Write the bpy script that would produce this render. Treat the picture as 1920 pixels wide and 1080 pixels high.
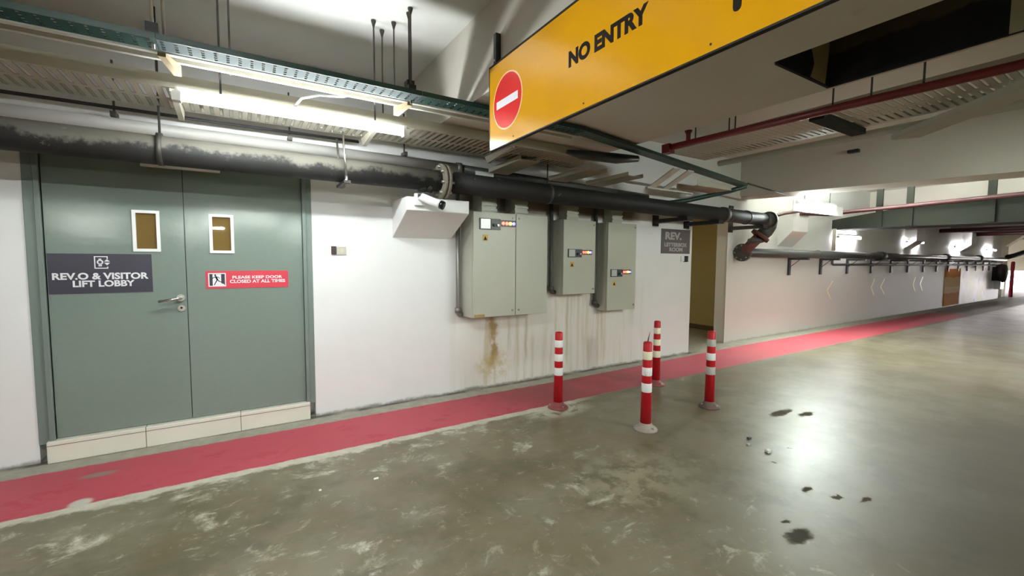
import bpy, bmesh, math, random
from mathutils import Vector, Matrix
random.seed(7)
S = bpy.context.scene
COL = S.collection
PI = math.pi
for o in list(bpy.data.objects):
    bpy.data.objects.remove(o)

# ------------------------------------------------------------------ camera
cam_d = bpy.data.cameras.new('camera')
cam_d.sensor_width = 36.0
cam_d.lens = 815 / 1920 * 36
cam_d.clip_start = 0.05
cam_d.clip_end = 300
cam = bpy.data.objects.new('camera', cam_d)
COL.objects.link(cam)
YAW, PITCH, ROLL = math.radians(31.9), math.radians(-3.8), math.radians(0.35)
fw = Vector((math.sin(YAW)*math.cos(PITCH), math.cos(YAW)*math.cos(PITCH), math.sin(PITCH)))
rt = Vector((math.cos(YAW), -math.sin(YAW), 0))
up = rt.cross(fw)
R_ = math.cos(ROLL)*rt + math.sin(ROLL)*up
U_ = -math.sin(ROLL)*rt + math.cos(ROLL)*up
m = Matrix((R_, U_, -fw)).transposed().to_4x4()
m.translation = Vector((0, -4.168, 1.42))
cam.matrix_world = m
S.camera = cam

# ------------------------------------------------------------------ world, exposure
w = bpy.data.worlds.new('daylight')
S.world = w
w.use_nodes = True
bg = w.node_tree.nodes['Background']
bg.inputs[0].default_value = (1.0, 0.95, 0.97, 1)
bg.inputs[1].default_value = 14.0  # sky outside the far opening
S.view_settings.view_transform = 'Standard'
S.view_settings.look = 'None'
S.view_settings.gamma = 1
S.view_settings.use_curve_mapping = False
S.view_settings.exposure = 1.5
S.cycles.use_denoising = True
S.cycles.max_bounces = 8
S.cycles.diffuse_bounces = 5
S.cycles.sample_clamp_indirect = 8
S.cycles.caustics_reflective = False
S.cycles.caustics_refractive = False

TUBE_E = 46.0        # near tube
STRONG_E = 270.0     # tube seen past the grey beam
LANEFILL_E = 172.0    # unseen fill tube added at the lane edge beyond the sign
ROOM_E = 32.0        # letterbox room
LANE_E = 118.0        # tube over the lane, above the picture
BAYFILL_E = 250.0        # hidden uplight added behind the grey beam
WALLTUBE_E = 36.0         # tubes of the bays beyond
ROW_E = 66.0         # tubes behind the camera, the nearer row added as fill


# ------------------------------------------------------------------ materials
def srgb(r, g, b):
    f = lambda c: (c/255/12.92 if c/255 <= .04045 else ((c/255+.055)/1.055)**2.4)
    return (f(r), f(g), f(b), 1)


class NT:
    """small helper round a node tree"""
    def __init__(s, name):
        s.m = bpy.data.materials.new(name)
        s.m.use_nodes = True
        s.t = s.m.node_tree
        s.b = s.t.nodes['Principled BSDF']
        s.out = s.t.nodes['Material Output']
        g = s.t.nodes.new('ShaderNodeNewGeometry')
        s.pos = g.outputs['Position']
        sp = s.t.nodes.new('ShaderNodeSeparateXYZ')
        s.t.links.new(s.pos, sp.inputs[0])
        s.x, s.y, s.z = sp.outputs

    def put(s, sock, v):
        if isinstance(v, (int, float)):
            sock.default_value = v
        elif isinstance(v, (tuple, list)):
            sock.default_value = v
        else:
            s.t.links.new(v, sock)

    def math(s, op, a, b=0.0, c=0.0, clamp=False):
        n = s.t.nodes.new('ShaderNodeMath')
        n.operation = op
        n.use_clamp = clamp
        s.put(n.inputs[0], a)
        s.put(n.inputs[1], b)
        if op in ('MULTIPLY_ADD', 'WRAP', 'COMPARE'):
            s.put(n.inputs[2], c)
        return n.outputs[0]

    def step(s, v, a, b):
        n = s.t.nodes.new('ShaderNodeMapRange')
        n.interpolation_type = 'SMOOTHSTEP'
        s.put(n.inputs[0], v)
        s.put(n.inputs[1], a)
        s.put(n.inputs[2], b)
        return n.outputs[0]

    def band(s, v, a, b, e):
        return s.math('MULTIPLY', s.step(v, a-e, a+e), s.math('SUBTRACT', 1.0, s.step(v, b-e, b+e)))

    def noise(s, scale, detail=4, rough=.55, sc=(1, 1, 1), off=(0, 0, 0), dist=0.0, color=False):
        mp = s.t.nodes.new('ShaderNodeMapping')
        mp.inputs['Scale'].default_value = sc
        mp.inputs['Location'].default_value = off
        s.t.links.new(s.pos, mp.inputs[0])
        n = s.t.nodes.new('ShaderNodeTexNoise')
        n.inputs['Scale'].default_value = scale
        n.inputs['Detail'].default_value = detail
        n.inputs['Roughness'].default_value = rough
        n.inputs['Distortion'].default_value = dist
        s.t.links.new(mp.outputs[0], n.inputs['Vector'])
        return n.outputs['Color' if color else 'Fac']

    def mix(s, f, a, b):
        n = s.t.nodes.new('ShaderNodeMix')
        n.data_type = 'RGBA'
        s.put(n.inputs[0], f)
        s.put(n.inputs[6], a)
        s.put(n.inputs[7], b)
        return n.outputs[2]

    def mul(s, *a):
        r = a[0]
        for k in a[1:]:
            r = s.math('MULTIPLY', r, k)
        return r

    def blob(s, u, v, cu, cv, ru, rv, e=.3):
        """soft ellipse mask"""
        a = s.math('DIVIDE', s.math('SUBTRACT', u, cu), ru)
        b = s.math('DIVIDE', s.math('SUBTRACT', v, cv), rv)
        d = s.math('SQRT', s.math('ADD', s.math('MULTIPLY', a, a), s.math('MULTIPLY', b, b)))
        return s.math('SUBTRACT', 1.0, s.step(d, 1-e, 1+e))

    def done(s, color=None, rough=None, metal=None, bump=None, bstr=.1, bdist=.01, spec=None):
        if color is not None:
            s.put(s.b.inputs['Base Color'], color)
        if rough is not None:
            s.put(s.b.inputs['Roughness'], rough)
        if metal is not None:
            s.b.inputs['Metallic'].default_value = metal
        if spec is not None:
            s.put(s.b.inputs['Specular IOR Level'], spec)
        if bump is not None:
            n = s.t.nodes.new('ShaderNodeBump')
            n.inputs['Strength'].default_value = bstr
            n.inputs['Distance'].default_value = bdist
            s.t.links.new(bump, n.inputs['Height'])
            s.t.links.new(n.outputs[0], s.b.inputs['Normal'])
        return s.m


def plain(name, c, rough=.5, metal=0.0, var=.12, scale=9, bump=0.0, spec=None):
    t = NT(name)
    n = t.noise(scale, 5, .6)
    dark = tuple(k*(1-var) for k in c[:3]) + (1,)
    lite = tuple(min(1, k*(1+var)) for k in c[:3]) + (1,)
    col = t.mix(n, dark, lite)
    return t.done(col, rough, metal, n if bump else None, bump, spec=spec)


def emit(name, c, e):
    t = NT(name)
    t.b.inputs['Base Color'].default_value = (.8, .8, .8, 1)
    t.b.inputs['Emission Color'].default_value = c
    t.b.inputs['Emission Strength'].default_value = e
    return t.m


def holes(t, mask):
    """cut real holes where mask = 1"""
    tr = t.t.nodes.new('ShaderNodeBsdfTransparent')
    mx = t.t.nodes.new('ShaderNodeMixShader')
    t.t.links.new(mask, mx.inputs[0])
    t.t.links.new(t.b.outputs[0], mx.inputs[1])
    t.t.links.new(tr.outputs[0], mx.inputs[2])
    t.t.links.new(mx.outputs[0], t.out.inputs[0])


# floor -----------------------------------------------------------------
def make_floor():
    t = NT('sealed_concrete_floor')
    jit = t.math('MULTIPLY', t.math('SUBTRACT', t.noise(9, 5, .6), .5), .05)
    jit2 = t.math('MULTIPLY', t.math('SUBTRACT', t.noise(5, 6, .65, off=(3, 1, 0)), .5), .22)
    y = t.math('ADD', t.y, jit)
    n1 = t.noise(0.9, 6, .62)
    n2 = t.noise(3.2, 8, .65, off=(5, 2, 0))
    base = t.mix(t.step(n1, .3, .7), (.108, .087, .035, 1), (.205, .179, .118, 1))
    base = t.mix(t.mul(t.step(n2, .42, .75), .8), base, (.20, .182, .132, 1))
    base = t.mix(t.mul(t.step(t.noise(1.9, 7, .68, off=(9, 4, 0)), .48, .66), .6), base, (.075, .066, .036, 1))
    # worn sealer: pale torn patches, mostly close to the walkway and in front of the posts
    near = t.math('SUBTRACT', 1.0, t.step(t.x, 1.9, 3.4))
    near = t.math('MULTIPLY', near, .10)
    walk = t.math('MULTIPLY', t.math('SUBTRACT', 1.0, t.step(t.math('ABSOLUTE', t.math('ADD', t.y, .95)), .0, .45)), .05)
    p = t.noise(3.6, 10, .70, sc=(.85, 1.25, 1), off=(1.7, .6, 0), dist=.5)
    p = t.math('ADD', t.math('ADD', p, near), walk)
    patch = t.mul(t.step(p, .655, .755), t.step(t.noise(16, 7, .75), .30, .56))
    pale = t.mix(t.step(t.noise(9, 6, .7), .35, .65), (.26, .24, .15, 1), (.60, .58, .48, 1))
    base = t.mix(t.mul(patch, .85), base, pale)
    p2 = t.math('ADD', t.noise(8.5, 9, .72, off=(4, 8, 0), dist=.6), near)
    base = t.mix(t.mul(t.step(p2, .66, .80), .65), base, (.44, .42, .32, 1))
    # long pale worn smear in front of the posts
    sm = t.mul(t.blob(t.x, t.y, 2.15, -2.25, .42, .30, .8), t.step(t.noise(7, 9, .7, off=(2, 2, 0)), .42, .56))
    base = t.mix(t.mul(sm, .65), base, (.34, .31, .20, 1))
    # dark spots and tyre scuffs
    jx = t.math('MULTIPLY', t.math('SUBTRACT', t.noise(13, 5, .65, off=(2, 5, 0)), .5), .10)
    jy = t.math('MULTIPLY', t.math('SUBTRACT', t.noise(13, 5, .65, off=(8, 1, 0)), .5), .10)
    spots = None
    for cx, cy, rx, ry in ((2.405, -3.122, .085, .045), (4.25, -2.12, .17, .045), (4.42, -2.26, .11, .035), (2.953, -2.92, .045, .02),
                           (3.00, -3.06, .04, .016), (3.12, -3.16, .05, .016), (2.48, -3.02, .03, .015), (2.05, -3.3, .05, .02), (3.5, -2.55, .012, .012), (3.15, -2.62, .012, .016)):
        mk = t.blob(t.math('ADD', t.x, jx), t.math('ADD', t.y, jy), cx, cy, rx, ry, .3)
        spots = mk if spots is None else t.math('MAXIMUM', spots, mk)
    big = t.blob(t.x, t.y, 2.405, -3.122, .16, .12, .3)
    base = t.mix(t.mul(spots, t.math('ADD', .5, t.math('MULTIPLY', big, .4))), base, (.045, .046, .038, 1))
    mk = t.blob(t.x, t.y, 3.787, -3.487, .07, .06, .25)
    base = t.mix(t.mul(mk, .5), base, (.25, .24, .20, 1))
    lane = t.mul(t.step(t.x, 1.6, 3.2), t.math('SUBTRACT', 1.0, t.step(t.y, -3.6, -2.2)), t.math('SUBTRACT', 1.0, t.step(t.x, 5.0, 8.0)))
    base = t.mix(t.mul(lane, .85), base, (.035, .028, .018, 1))  # lane colour darkened, partly to offset surplus lamp light
    # pour joints across the lane
    for cx, wd in ((7.45, .012), (9.6, .02), (14.9, .03), (21.0, .04), (5.55, .006)):
        j = t.math('ADD', t.x, t.math('MULTIPLY', t.noise(.7, 3, off=(7, 0, 0)), 1.3))
        base = t.mix(t.mul(t.band(j, cx, cx+wd, .012), .65), base, (.05, .046, .04, 1))
    # walkway
    yu = -.215
    edge = t.mix(t.noise(12, 6), (.36, .34, .25, 1), (.74, .72, .62, 1))
    m_edge = t.math('MULTIPLY', t.step(t.math('ADD', t.y, jit2), -.935, -.90), t.math('SUBTRACT', 1.0, t.step(t.x, 2.6, 3.2)))
    base = t.mix(t.mul(m_edge, .85), base, edge)
    around = t.mul(t.blob(t.x, t.y, 2.5, -.98, .30, .16, .5), t.step(t.noise(9, 6, .7), .36, .5))
    base = t.mix(t.mul(around, .8), base, edge)
    dirt = t.noise(4, 8, .7, off=(2, 7, 0))
    red = t.mix(t.noise(1.3, 6), (.39, .046, .066, 1), (.48, .066, .092, 1))
    red = t.mix(t.mul(t.step(dirt, .58, .74), .6), red, (.22, .11, .10, 1))
    red_shade = t.mul(t.band(t.math('ADD', t.x, t.math('MULTIPLY', t.y, .6)), 1.9, 3.9, .7), t.step(t.noise(1.6, 6, .65, off=(3, 9, 0)), .25, .55))  # shade of cabinets and pipe, put into the stripe colour
    red = t.mix(t.mul(red_shade, .6), red, (.12, .035, .035, 1))
    chip = t.blob(t.x, t.y, -.83, -.41, .09, .035, .4)
    red = t.mix(t.mul(chip, .8), red, (.22, .20, .17, 1))
    chip2 = t.blob(t.x, t.y, -.83, -.80, .05, .05, .3)
    red = t.mix(chip2, red, (.5, .48, .42, 1))
    strip = t.mix(t.noise(8, 8, .7), (.17, .16, .12, 1), (.46, .44, .37, 1))
    base = t.mix(t.step(y, -.84, -.825), base, red)
    far = t.math('SUBTRACT', 1.0, t.step(t.x, 15.0, 17.5))
    inv = t.math('MULTIPLY', t.step(y, -.84, -.825), t.math('SUBTRACT', 1.0, far))
    base = t.mix(inv, base, (.19, .175, .14, 1))
    m_strip = t.step(t.math('SUBTRACT', y, t.mul(t.step(t.x, 3.0, 7.5), .12)), yu-.012, yu+.012)
    base = t.mix(m_strip, base, strip)
    dirtline = t.math('MULTIPLY', t.band(t.math('ADD', t.y, t.mul(jit2, .3)), -.05, .02, .02), t.math('SUBTRACT', 1.0, t.step(t.x, 5.9, 6.0)))
    base = t.mix(t.mul(dirtline, t.step(t.noise(3, 5), .38, .55), .85), base, (.06, .055, .045, 1))
    rough = t.math('ADD', .30, t.math('MULTIPLY', t.noise(1.5, 7, .65, off=(3, 3, 0)), .18))
    rough = t.math('ADD', rough, t.math('MULTIPLY', patch, .28))
    rough = t.math('ADD', rough, t.math('MULTIPLY', t.step(y, -.95, -.82), .25))
    rough = t.math('ADD', rough, t.math('MULTIPLY', spots, .5))
    spec = t.math('MULTIPLY', t.math('SUBTRACT', .60, t.math('MULTIPLY', lane, .15)), t.math('SUBTRACT', 1.0, t.math('MULTIPLY', spots, .7)))
    h = t.math('ADD', t.math('MULTIPLY', t.noise(1.8, 3), .7), t.math('MULTIPLY', t.noise(9, 5, .6, sc=(.6, 1.6, 1)), .10))
    return t.done(base, rough, 0, h, .12, .05, spec=spec)


# walls -----------------------------------------------------------------
def make_wall():
    t = NT('white_painted_plaster')
    n = t.noise(3, 6, .6)
    base = t.mix(n, (.74, .74, .74, 1), (.82, .82, .82, 1))
    # scuffs
    sc = t.mul(t.step(t.noise(7, 9, .7, off=(1, 1, 4)), .68, .76), .35)
    base = t.mix(sc, base, (.50, .50, .49, 1))
    # rusty water runs behind and under the cabinets
    zone = t.mul(t.step(t.x, 1.75, 2.15), t.math('SUBTRACT', 1.0, t.step(t.x, 4.1, 5.0)), t.math('SUBTRACT', 1.0, t.step(t.z, 1.0, 1.25)))
    runs = t.noise(10, 4, .6, sc=(1, 1, .07))
    base = t.mix(t.mul(zone, t.step(runs, .45, .68), .75), base, (.50, .44, .33, 1))
    base = t.mix(t.mul(zone, .28), base, (.60, .52, .34, 1))
    wob = t.math('MULTIPLY', t.math('SUBTRACT', t.noise(6, 5, .6, off=(2, 0, 1)), .5), .22)
    xs = t.math('ADD', t.x, wob)
    streak = t.mul(t.band(xs, 2.30, 2.40, .035), t.band(t.z, .22, .80, .05), t.step(t.noise(5, 6, .6), .28, .45))
    base = t.mix(t.mul(streak, .9), base, (.33, .20, .045, 1))
    foot = t.mul(t.blob(xs, t.z, 2.36, .24, .20, .14, .6), t.step(t.noise(9, 7, .7), .4, .6))
    base = t.mix(t.mul(foot, .7), base, (.45, .36, .13, 1))
    for cx, z0, z1, k in ((2.79, .25, .85, .55), (3.40, .15, 1.0, .45), (3.98, .1, .78, .35), (3.22, .5, 1.0, .4), (2.55, .4, .8, .25)):
        st = t.mul(t.band(t.math('ADD', t.x, t.math('MULTIPLY', wob, .25)), cx-.015, cx+.015, .02), t.band(t.z, z0, z1, .12))
        base = t.mix(t.mul(st, k), base, (.34, .24, .09, 1))
    # brown damp band over the cabinets
    damp = t.mul(t.band(t.x, 1.95, 4.6, .12), t.band(t.z, 1.93, 2.2, .03), t.step(t.noise(3.5, 6, .6, sc=(1, 1, .4)), .25, .48))
    base = t.mix(t.mul(damp, .9), base, (.13, .075, .03, 1))
    edge = t.mul(t.band(t.math('ADD', t.x, t.mul(wob, .3)), 4.02, 4.05, .02), t.band(t.z, .1, .75, .05))
    base = t.mix(t.mul(edge, .35), base, (.45, .38, .25, 1))
    # grime at the foot of the wall
    g = t.math('ADD', t.z, t.math('MULTIPLY', t.math('SUBTRACT', t.noise(5, 7, .7), .5), .10))
    base = t.mix(t.mul(t.math('SUBTRACT', 1.0, t.step(g, .0, .035)), .75), base, (.13, .12, .10, 1))
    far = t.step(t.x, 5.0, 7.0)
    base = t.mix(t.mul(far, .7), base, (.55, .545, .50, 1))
    return t.done(base, .55, 0, t.noise(30, 4), .05)


def make_slab():
    t = NT('painted_concrete_soffit')
    base = t.mix(t.noise(1.6, 6, .6), (.62, .61, .58, 1), (.74, .735, .71, 1))
    return t.done(base, .8, 0, t.noise(14, 4), .06)


def make_beam():
    t = NT('painted_concrete_beam')
    base = t.mix(t.noise(1.2, 7, .62), (.47, .44, .385, 1), (.60, .57, .51, 1))
    rust = t.mul(t.step(t.noise(2.2, 6, .6, off=(4, 4, 1)), .60, .72), t.math('SUBTRACT', 1.0, t.step(t.y, -3.0, -2.4)), t.math('SUBTRACT', 1.0, t.step(t.x, 3.1, 3.3)))
    base = t.mix(t.mul(rust, .7), base, (.24, .16, .07, 1))
    tape = t.mul(t.band(t.x, 1.66, 1.80, .01), t.math('SUBTRACT', 1.0, t.step(t.y, -2.86, -2.84)))
    base = t.mix(t.mul(tape, .85), base, (.25, .17, .075, 1))
    return t.done(base, .75, 0, t.noise(14, 4), .06)


def make_black_pipe():
    t = NT('dusty_black_pipe')
    g = t.t.nodes.new('ShaderNodeNewGeometry')
    sp = t.t.nodes.new('ShaderNodeSeparateXYZ')
    t.t.links.new(g.outputs['Normal'], sp.inputs[0])
    n = t.noise(7, 8, .65)
    # settled dust lies on the upper side
    d = t.math('ADD', sp.outputs[2], t.math('MULTIPLY', t.math('SUBTRACT', n, .5), 2.6))
    dust = t.math('MULTIPLY', t.step(d, -.15, .35), t.math('SUBTRACT', 1.0, t.step(t.x, 1.3, 1.9)))
    sp2 = t.step(t.noise(11, 8, .7, off=(3, 3, 3)), .63, .72)
    base = t.mix(n, (.012, .0115, .0115, 1), (.028, .027, .026, 1))
    base = t.mix(t.mul(dust, .7), base, (.19, .178, .15, 1))
    base = t.mix(t.mul(sp2, .5), base, (.26, .24, .21, 1))
    return t.done(base, .6, 0, n, .15, spec=.3)


def make_tray_cream():
    t = NT('cream_slotted_tray')
    base = t.mix(t.noise(5, 5), (.44, .41, .33, 1), (.53, .50, .42, 1))
    fr = t.math('FRACT', t.math('DIVIDE', t.x, .055))
    rows = t.math('MAXIMUM', t.band(t.y, -.84, -.63, .006), t.band(t.y, -.585, -.40, .006))
    mask = t.mul(t.band(fr, .28, .66, .05), rows)
    t.done(base, .5)
    holes(t, mask)
    return t.m


def make_tray_cross():
    t = NT('cream_slotted_cross_tray')
    base = t.mix(t.noise(5, 5), (.46, .44, .37, 1), (.56, .54, .47, 1))
    fr = t.math('FRACT', t.math('DIVIDE', t.y, .05))
    rows = t.math('MAXIMUM', t.band(t.x, 3.70, 3.94, .006), t.band(t.x, 4.0, 4.25, .006))
    mask = t.mul(t.band(fr, .3, .62, .05), rows)
    t.done(base, .5)
    holes(t, mask)
    return t.m


def make_tray_green(name, a, b, yc):
    t = NT(name)
    base = t.mix(t.noise(6, 6), a, b)
    fr = t.math('FRACT', t.math('DIVIDE', t.x, .054))
    fy = t.math('FRACT', t.math('DIVIDE', t.math('SUBTRACT', t.y, yc), .030))
    mask = t.mul(t.band(fr, .38, .62, .05), t.band(fy, .22, .78, .08), t.band(t.y, yc-.058, yc+.058, .003))
    t.done(base, .7, spec=.15)
    holes(t, mask)
    return t.m


MT = dict(
    floor=make_floor(), wall=make_wall(), slab=make_slab(), beam=make_beam(), pipe=make_black_pipe(),
    corbel=plain('corbel_paint', (.84, .84, .83), .6, var=.05, scale=4),
    door=plain('grey_green_gloss_paint', (.185, .228, .200), .10, var=.05, scale=32, bump=.05),
    frame=plain('grey_green_frame_paint', (.165, .205, .185), .35, var=.08, scale=5),
    tile=plain('cream_tile', (.74, .72, .63), .35, var=.05, scale=6),
    grout=plain('grey_grout', (.16, .15, .13), .9),
    whiteplastic=plain('white_plastic', (.78, .78, .77), .4, var=.04),
    amberglass=plain('brown_tinted_glass', (.16, .100, .030), .025, var=.10, scale=5, spec=.6),
    steel=plain('brushed_steel', (.62, .60, .56), .28, 1.0, var=.1, scale=25),
    dull=plain('galvanised_steel', (.30, .29, .27), .45, .8, var=.2, scale=18),
    darksteel=plain('dark_steel_rod', (.075, .07, .06), .5, .5, var=.25, scale=18),
    black=plain('black_painted_steel', (.015, .015, .016), .45, var=.3),
    navy=plain('navy_sign_vinyl', srgb(50, 46, 60), .4, var=.05),
    signwhite=plain('white_sign_vinyl', (.72, .72, .76), .45, var=.03),
    signred=plain('red_sign_vinyl', (.56, .035, .06), .4, var=.04),
    greysign=plain('faded_grey_sign', srgb(98, 90, 90), .5, var=.10, scale=6),
    greyletter=plain('faded_grey_lettering', srgb(172, 168, 164), .6, var=.25, scale=40),
    yellow=plain('yellow_sign_face', (.66, .315, .003), .16, var=.02, scale=2),
    entryred=plain('red_disc_vinyl', (.70, .03, .028), .18, var=.03),
    discedge=plain('pale_disc_border', (.92, .62, .30), .3, var=.02),
    letterblack=plain('black_lettering', (.010, .006, .004), .7, var=.1, spec=.15),
    signback=plain('dark_sign_edge', (.018, .015, .012), .7, var=.2, spec=.2),
    cabinet=plain('grey_green_cabinet_enamel', (.46, .465, .385), .38, var=.06, scale=2.5),
    cabinetside=plain('cabinet_side_enamel', (.46, .46, .39), .4, var=.06, scale=3),
    meter=plain('pale_meter_face', (.52, .53, .52), .2, var=.06),
    darkpanel=plain('dark_switch_panel', (.05, .055, .06), .4),
    yellowlabel=plain('yellow_warning_label', (.55, .36, .08), .5, var=.15),
    rustlabel=plain('rusted_label', (.36, .24, .08), .6, var=.2, scale=30),
    postred=plain('red_post_plastic', (.50, .010, .017), .45, spec=.35, var=.16, scale=12),
    basedark=plain('dirty_red_base', (.24, .055, .055), .55, var=.4, scale=20),
    basegrime=plain('grimy_dark_base', (.12, .075, .065), .7, var=.5, scale=16),
    basedirty=plain('concrete_splashed_base', (.36, .30, .27), .7, var=.4, scale=16),
    bandwhite=plain('white_reflective_band', (.93, .93, .92), .3, var=.02),
    bandcream=plain('cream_reflective_band', (.92, .86, .66), .35, var=.06, scale=30),
    bandgrey=plain('worn_silver_band', (.52, .51, .47), .4, var=.15, scale=20),
    creamtray=make_tray_cream(), crosstray=make_tray_cross(),
    creamsolid=plain('cream_painted_metal', (.46, .43, .35), .5, var=.1, scale=6),
    whitechannel=plain('white_painted_channel', (.56, .55, .50), .4, var=.05),
    green=plain('dark_green_tray_paint', (.012, .045, .034), .4, var=.3, scale=7),
    greentray=make_tray_green('dark_green_perforated_tray', (.014, .045, .036, 1), (.03, .078, .066, 1), -1.36),
    greentray_lit=make_tray_green('lit_green_perforated_tray', (.035, .060, .066, 1), (.055, .085, .092, 1), -1.36),  # same green tray, the tube's light put into a paler colour
    pvc=plain('white_pvc_pipe', (.46, .45, .42), .45, var=.08, scale=5),
    farred=plain('maroon_sprinkler_pipe', (.045, .007, .009), .45, var=.25, scale=5),
    redpipe=plain('dark_red_sprinkler_pipe', (.15, .012, .014), .4, var=.25, scale=5),
    strut=plain('grey_painted_strut', (.42, .41, .35), .6, var=.08, scale=4),
    felt=None,
    strap=plain('beige_strap', (.40, .36, .22), .6, var=.1),
    tape=plain('yellowed_tape', (.34, .26, .12), .6, var=.35, scale=9),
    timber=plain('pale_timber_scrap', (.36, .27, .16), .7, var=.2, scale=14),
    duct=plain('grey_green_duct_sheet', (.02, .021, .016), .8, var=.2, scale=3, spec=.15),
    rag=plain('red_brown_rag', (.12, .045, .035), .8, var=.5, scale=20),
    conc=plain('grey_valve_iron', (.06, .062, .055), .5, var=.5, scale=14),
    chevron=plain('pale_yellow_reflective_paint', (.92, .84, .55), .4, var=.05),
    olive=plain('yellow_cream_room_paint', (.50, .43, .22), .7, var=.05, scale=3),
    skirt=plain('brown_skirting', (.13, .10, .055), .5),
    orange=None, mural=None,
    polered=plain('red_pole_paint', (.60, .05, .10), .4),
    column=plain('white_column_paint', (.80, .78, .70), .6, var=.04),
    paper=plain('white_paper_scrap', (.8, .8, .76), .7),
    led_red=emit('red_indicator', (1, .05, .02, 1), 1.6),
    led_amber=emit('amber_indicator', (1, .40, .02, 1), 2.0),
    led_blue=emit('blue_indicator', (.10, .10, 1, 1), .8),
    tube=emit('lit_tube', (.93, 1.0, .99, 1), TUBE_E),
    tubefar=emit('lit_far_tube', (1.0, .95, 1.0, 1), WALLTUBE_E),
    tubelane=emit('lit_lane_tube', (.93, 1.0, .985, 1), LANE_E),
    tubebayfill=emit('bay_fill_tube', (.91, 1.0, .93, 1), BAYFILL_E),
    tuberoom=emit('lit_room_tube', (1.0, .93, .78, 1), ROOM_E),
    tubestrong=emit('lit_strong_tube', (.90, 1.0, .94, 1), STRONG_E),
    tubelanefill=emit('lane_edge_fill_tube', (.90, 1.0, .92, 1), LANEFILL_E),
    tuberow=emit('row_and_fill_tube', (.96, 1.0, .93, 1), ROW_E),
    lens=plain('black_camera_lens', (.01, .01, .012), .1),
)


def _orange():
    t = NT('orange_wall_paint')
    wv = t.math('ADD', t.z, t.math('MULTIPLY', t.noise(3, 4, off=(0, 0, 2)), .10))
    o, p = (.62, .21, .012, 1), (.80, .50, .20, 1)
    c = t.mix(t.band(wv, .48, .98, .02), o, p)
    c = t.mix(t.mul(t.band(wv, .62, .66, .01), .6), c, (.85, .7, .5, 1))
    return t.done(c, .8, spec=.1)


def _mural():
    t = NT('pastel_wall_panel')
    a = t.mix(t.step(t.noise(1.4, 4, off=(2, 0, 0)), .4, .6), (.70, .62, .58, 1), (.62, .56, .36, 1))
    c = t.mix(t.mul(t.step(t.noise(2.2, 5, off=(6, 0, 3)), .60, .68), .7), a, (.42, .30, .40, 1))
    return t.done(c, .5)


def _felt():
    t = NT('black_bitumen_felt')
    n = t.noise(26, 6, .7)
    c = t.mix(n, (.006, .006, .008, 1), (.022, .022, .026, 1))
    lim = t.math('ADD', 2.66, t.math('MULTIPLY', t.math('ADD', t.y, 2.85), -.05))
    st = t.mul(t.step(t.math('ADD', t.z, t.math('MULTIPLY', t.math('SUBTRACT', t.noise(5, 5), .5), .14)), lim, t.math('ADD', lim, .03)), t.step(t.x, 3.05, 3.09))
    c = t.mix(t.mul(st, .8), c, (.075, .055, .025, 1))
    return t.done(c, .85, 0, n, .4, spec=.2)


MT['felt'] = _felt()
MT['orange'] = _orange()
MT['mural'] = _mural()


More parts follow.
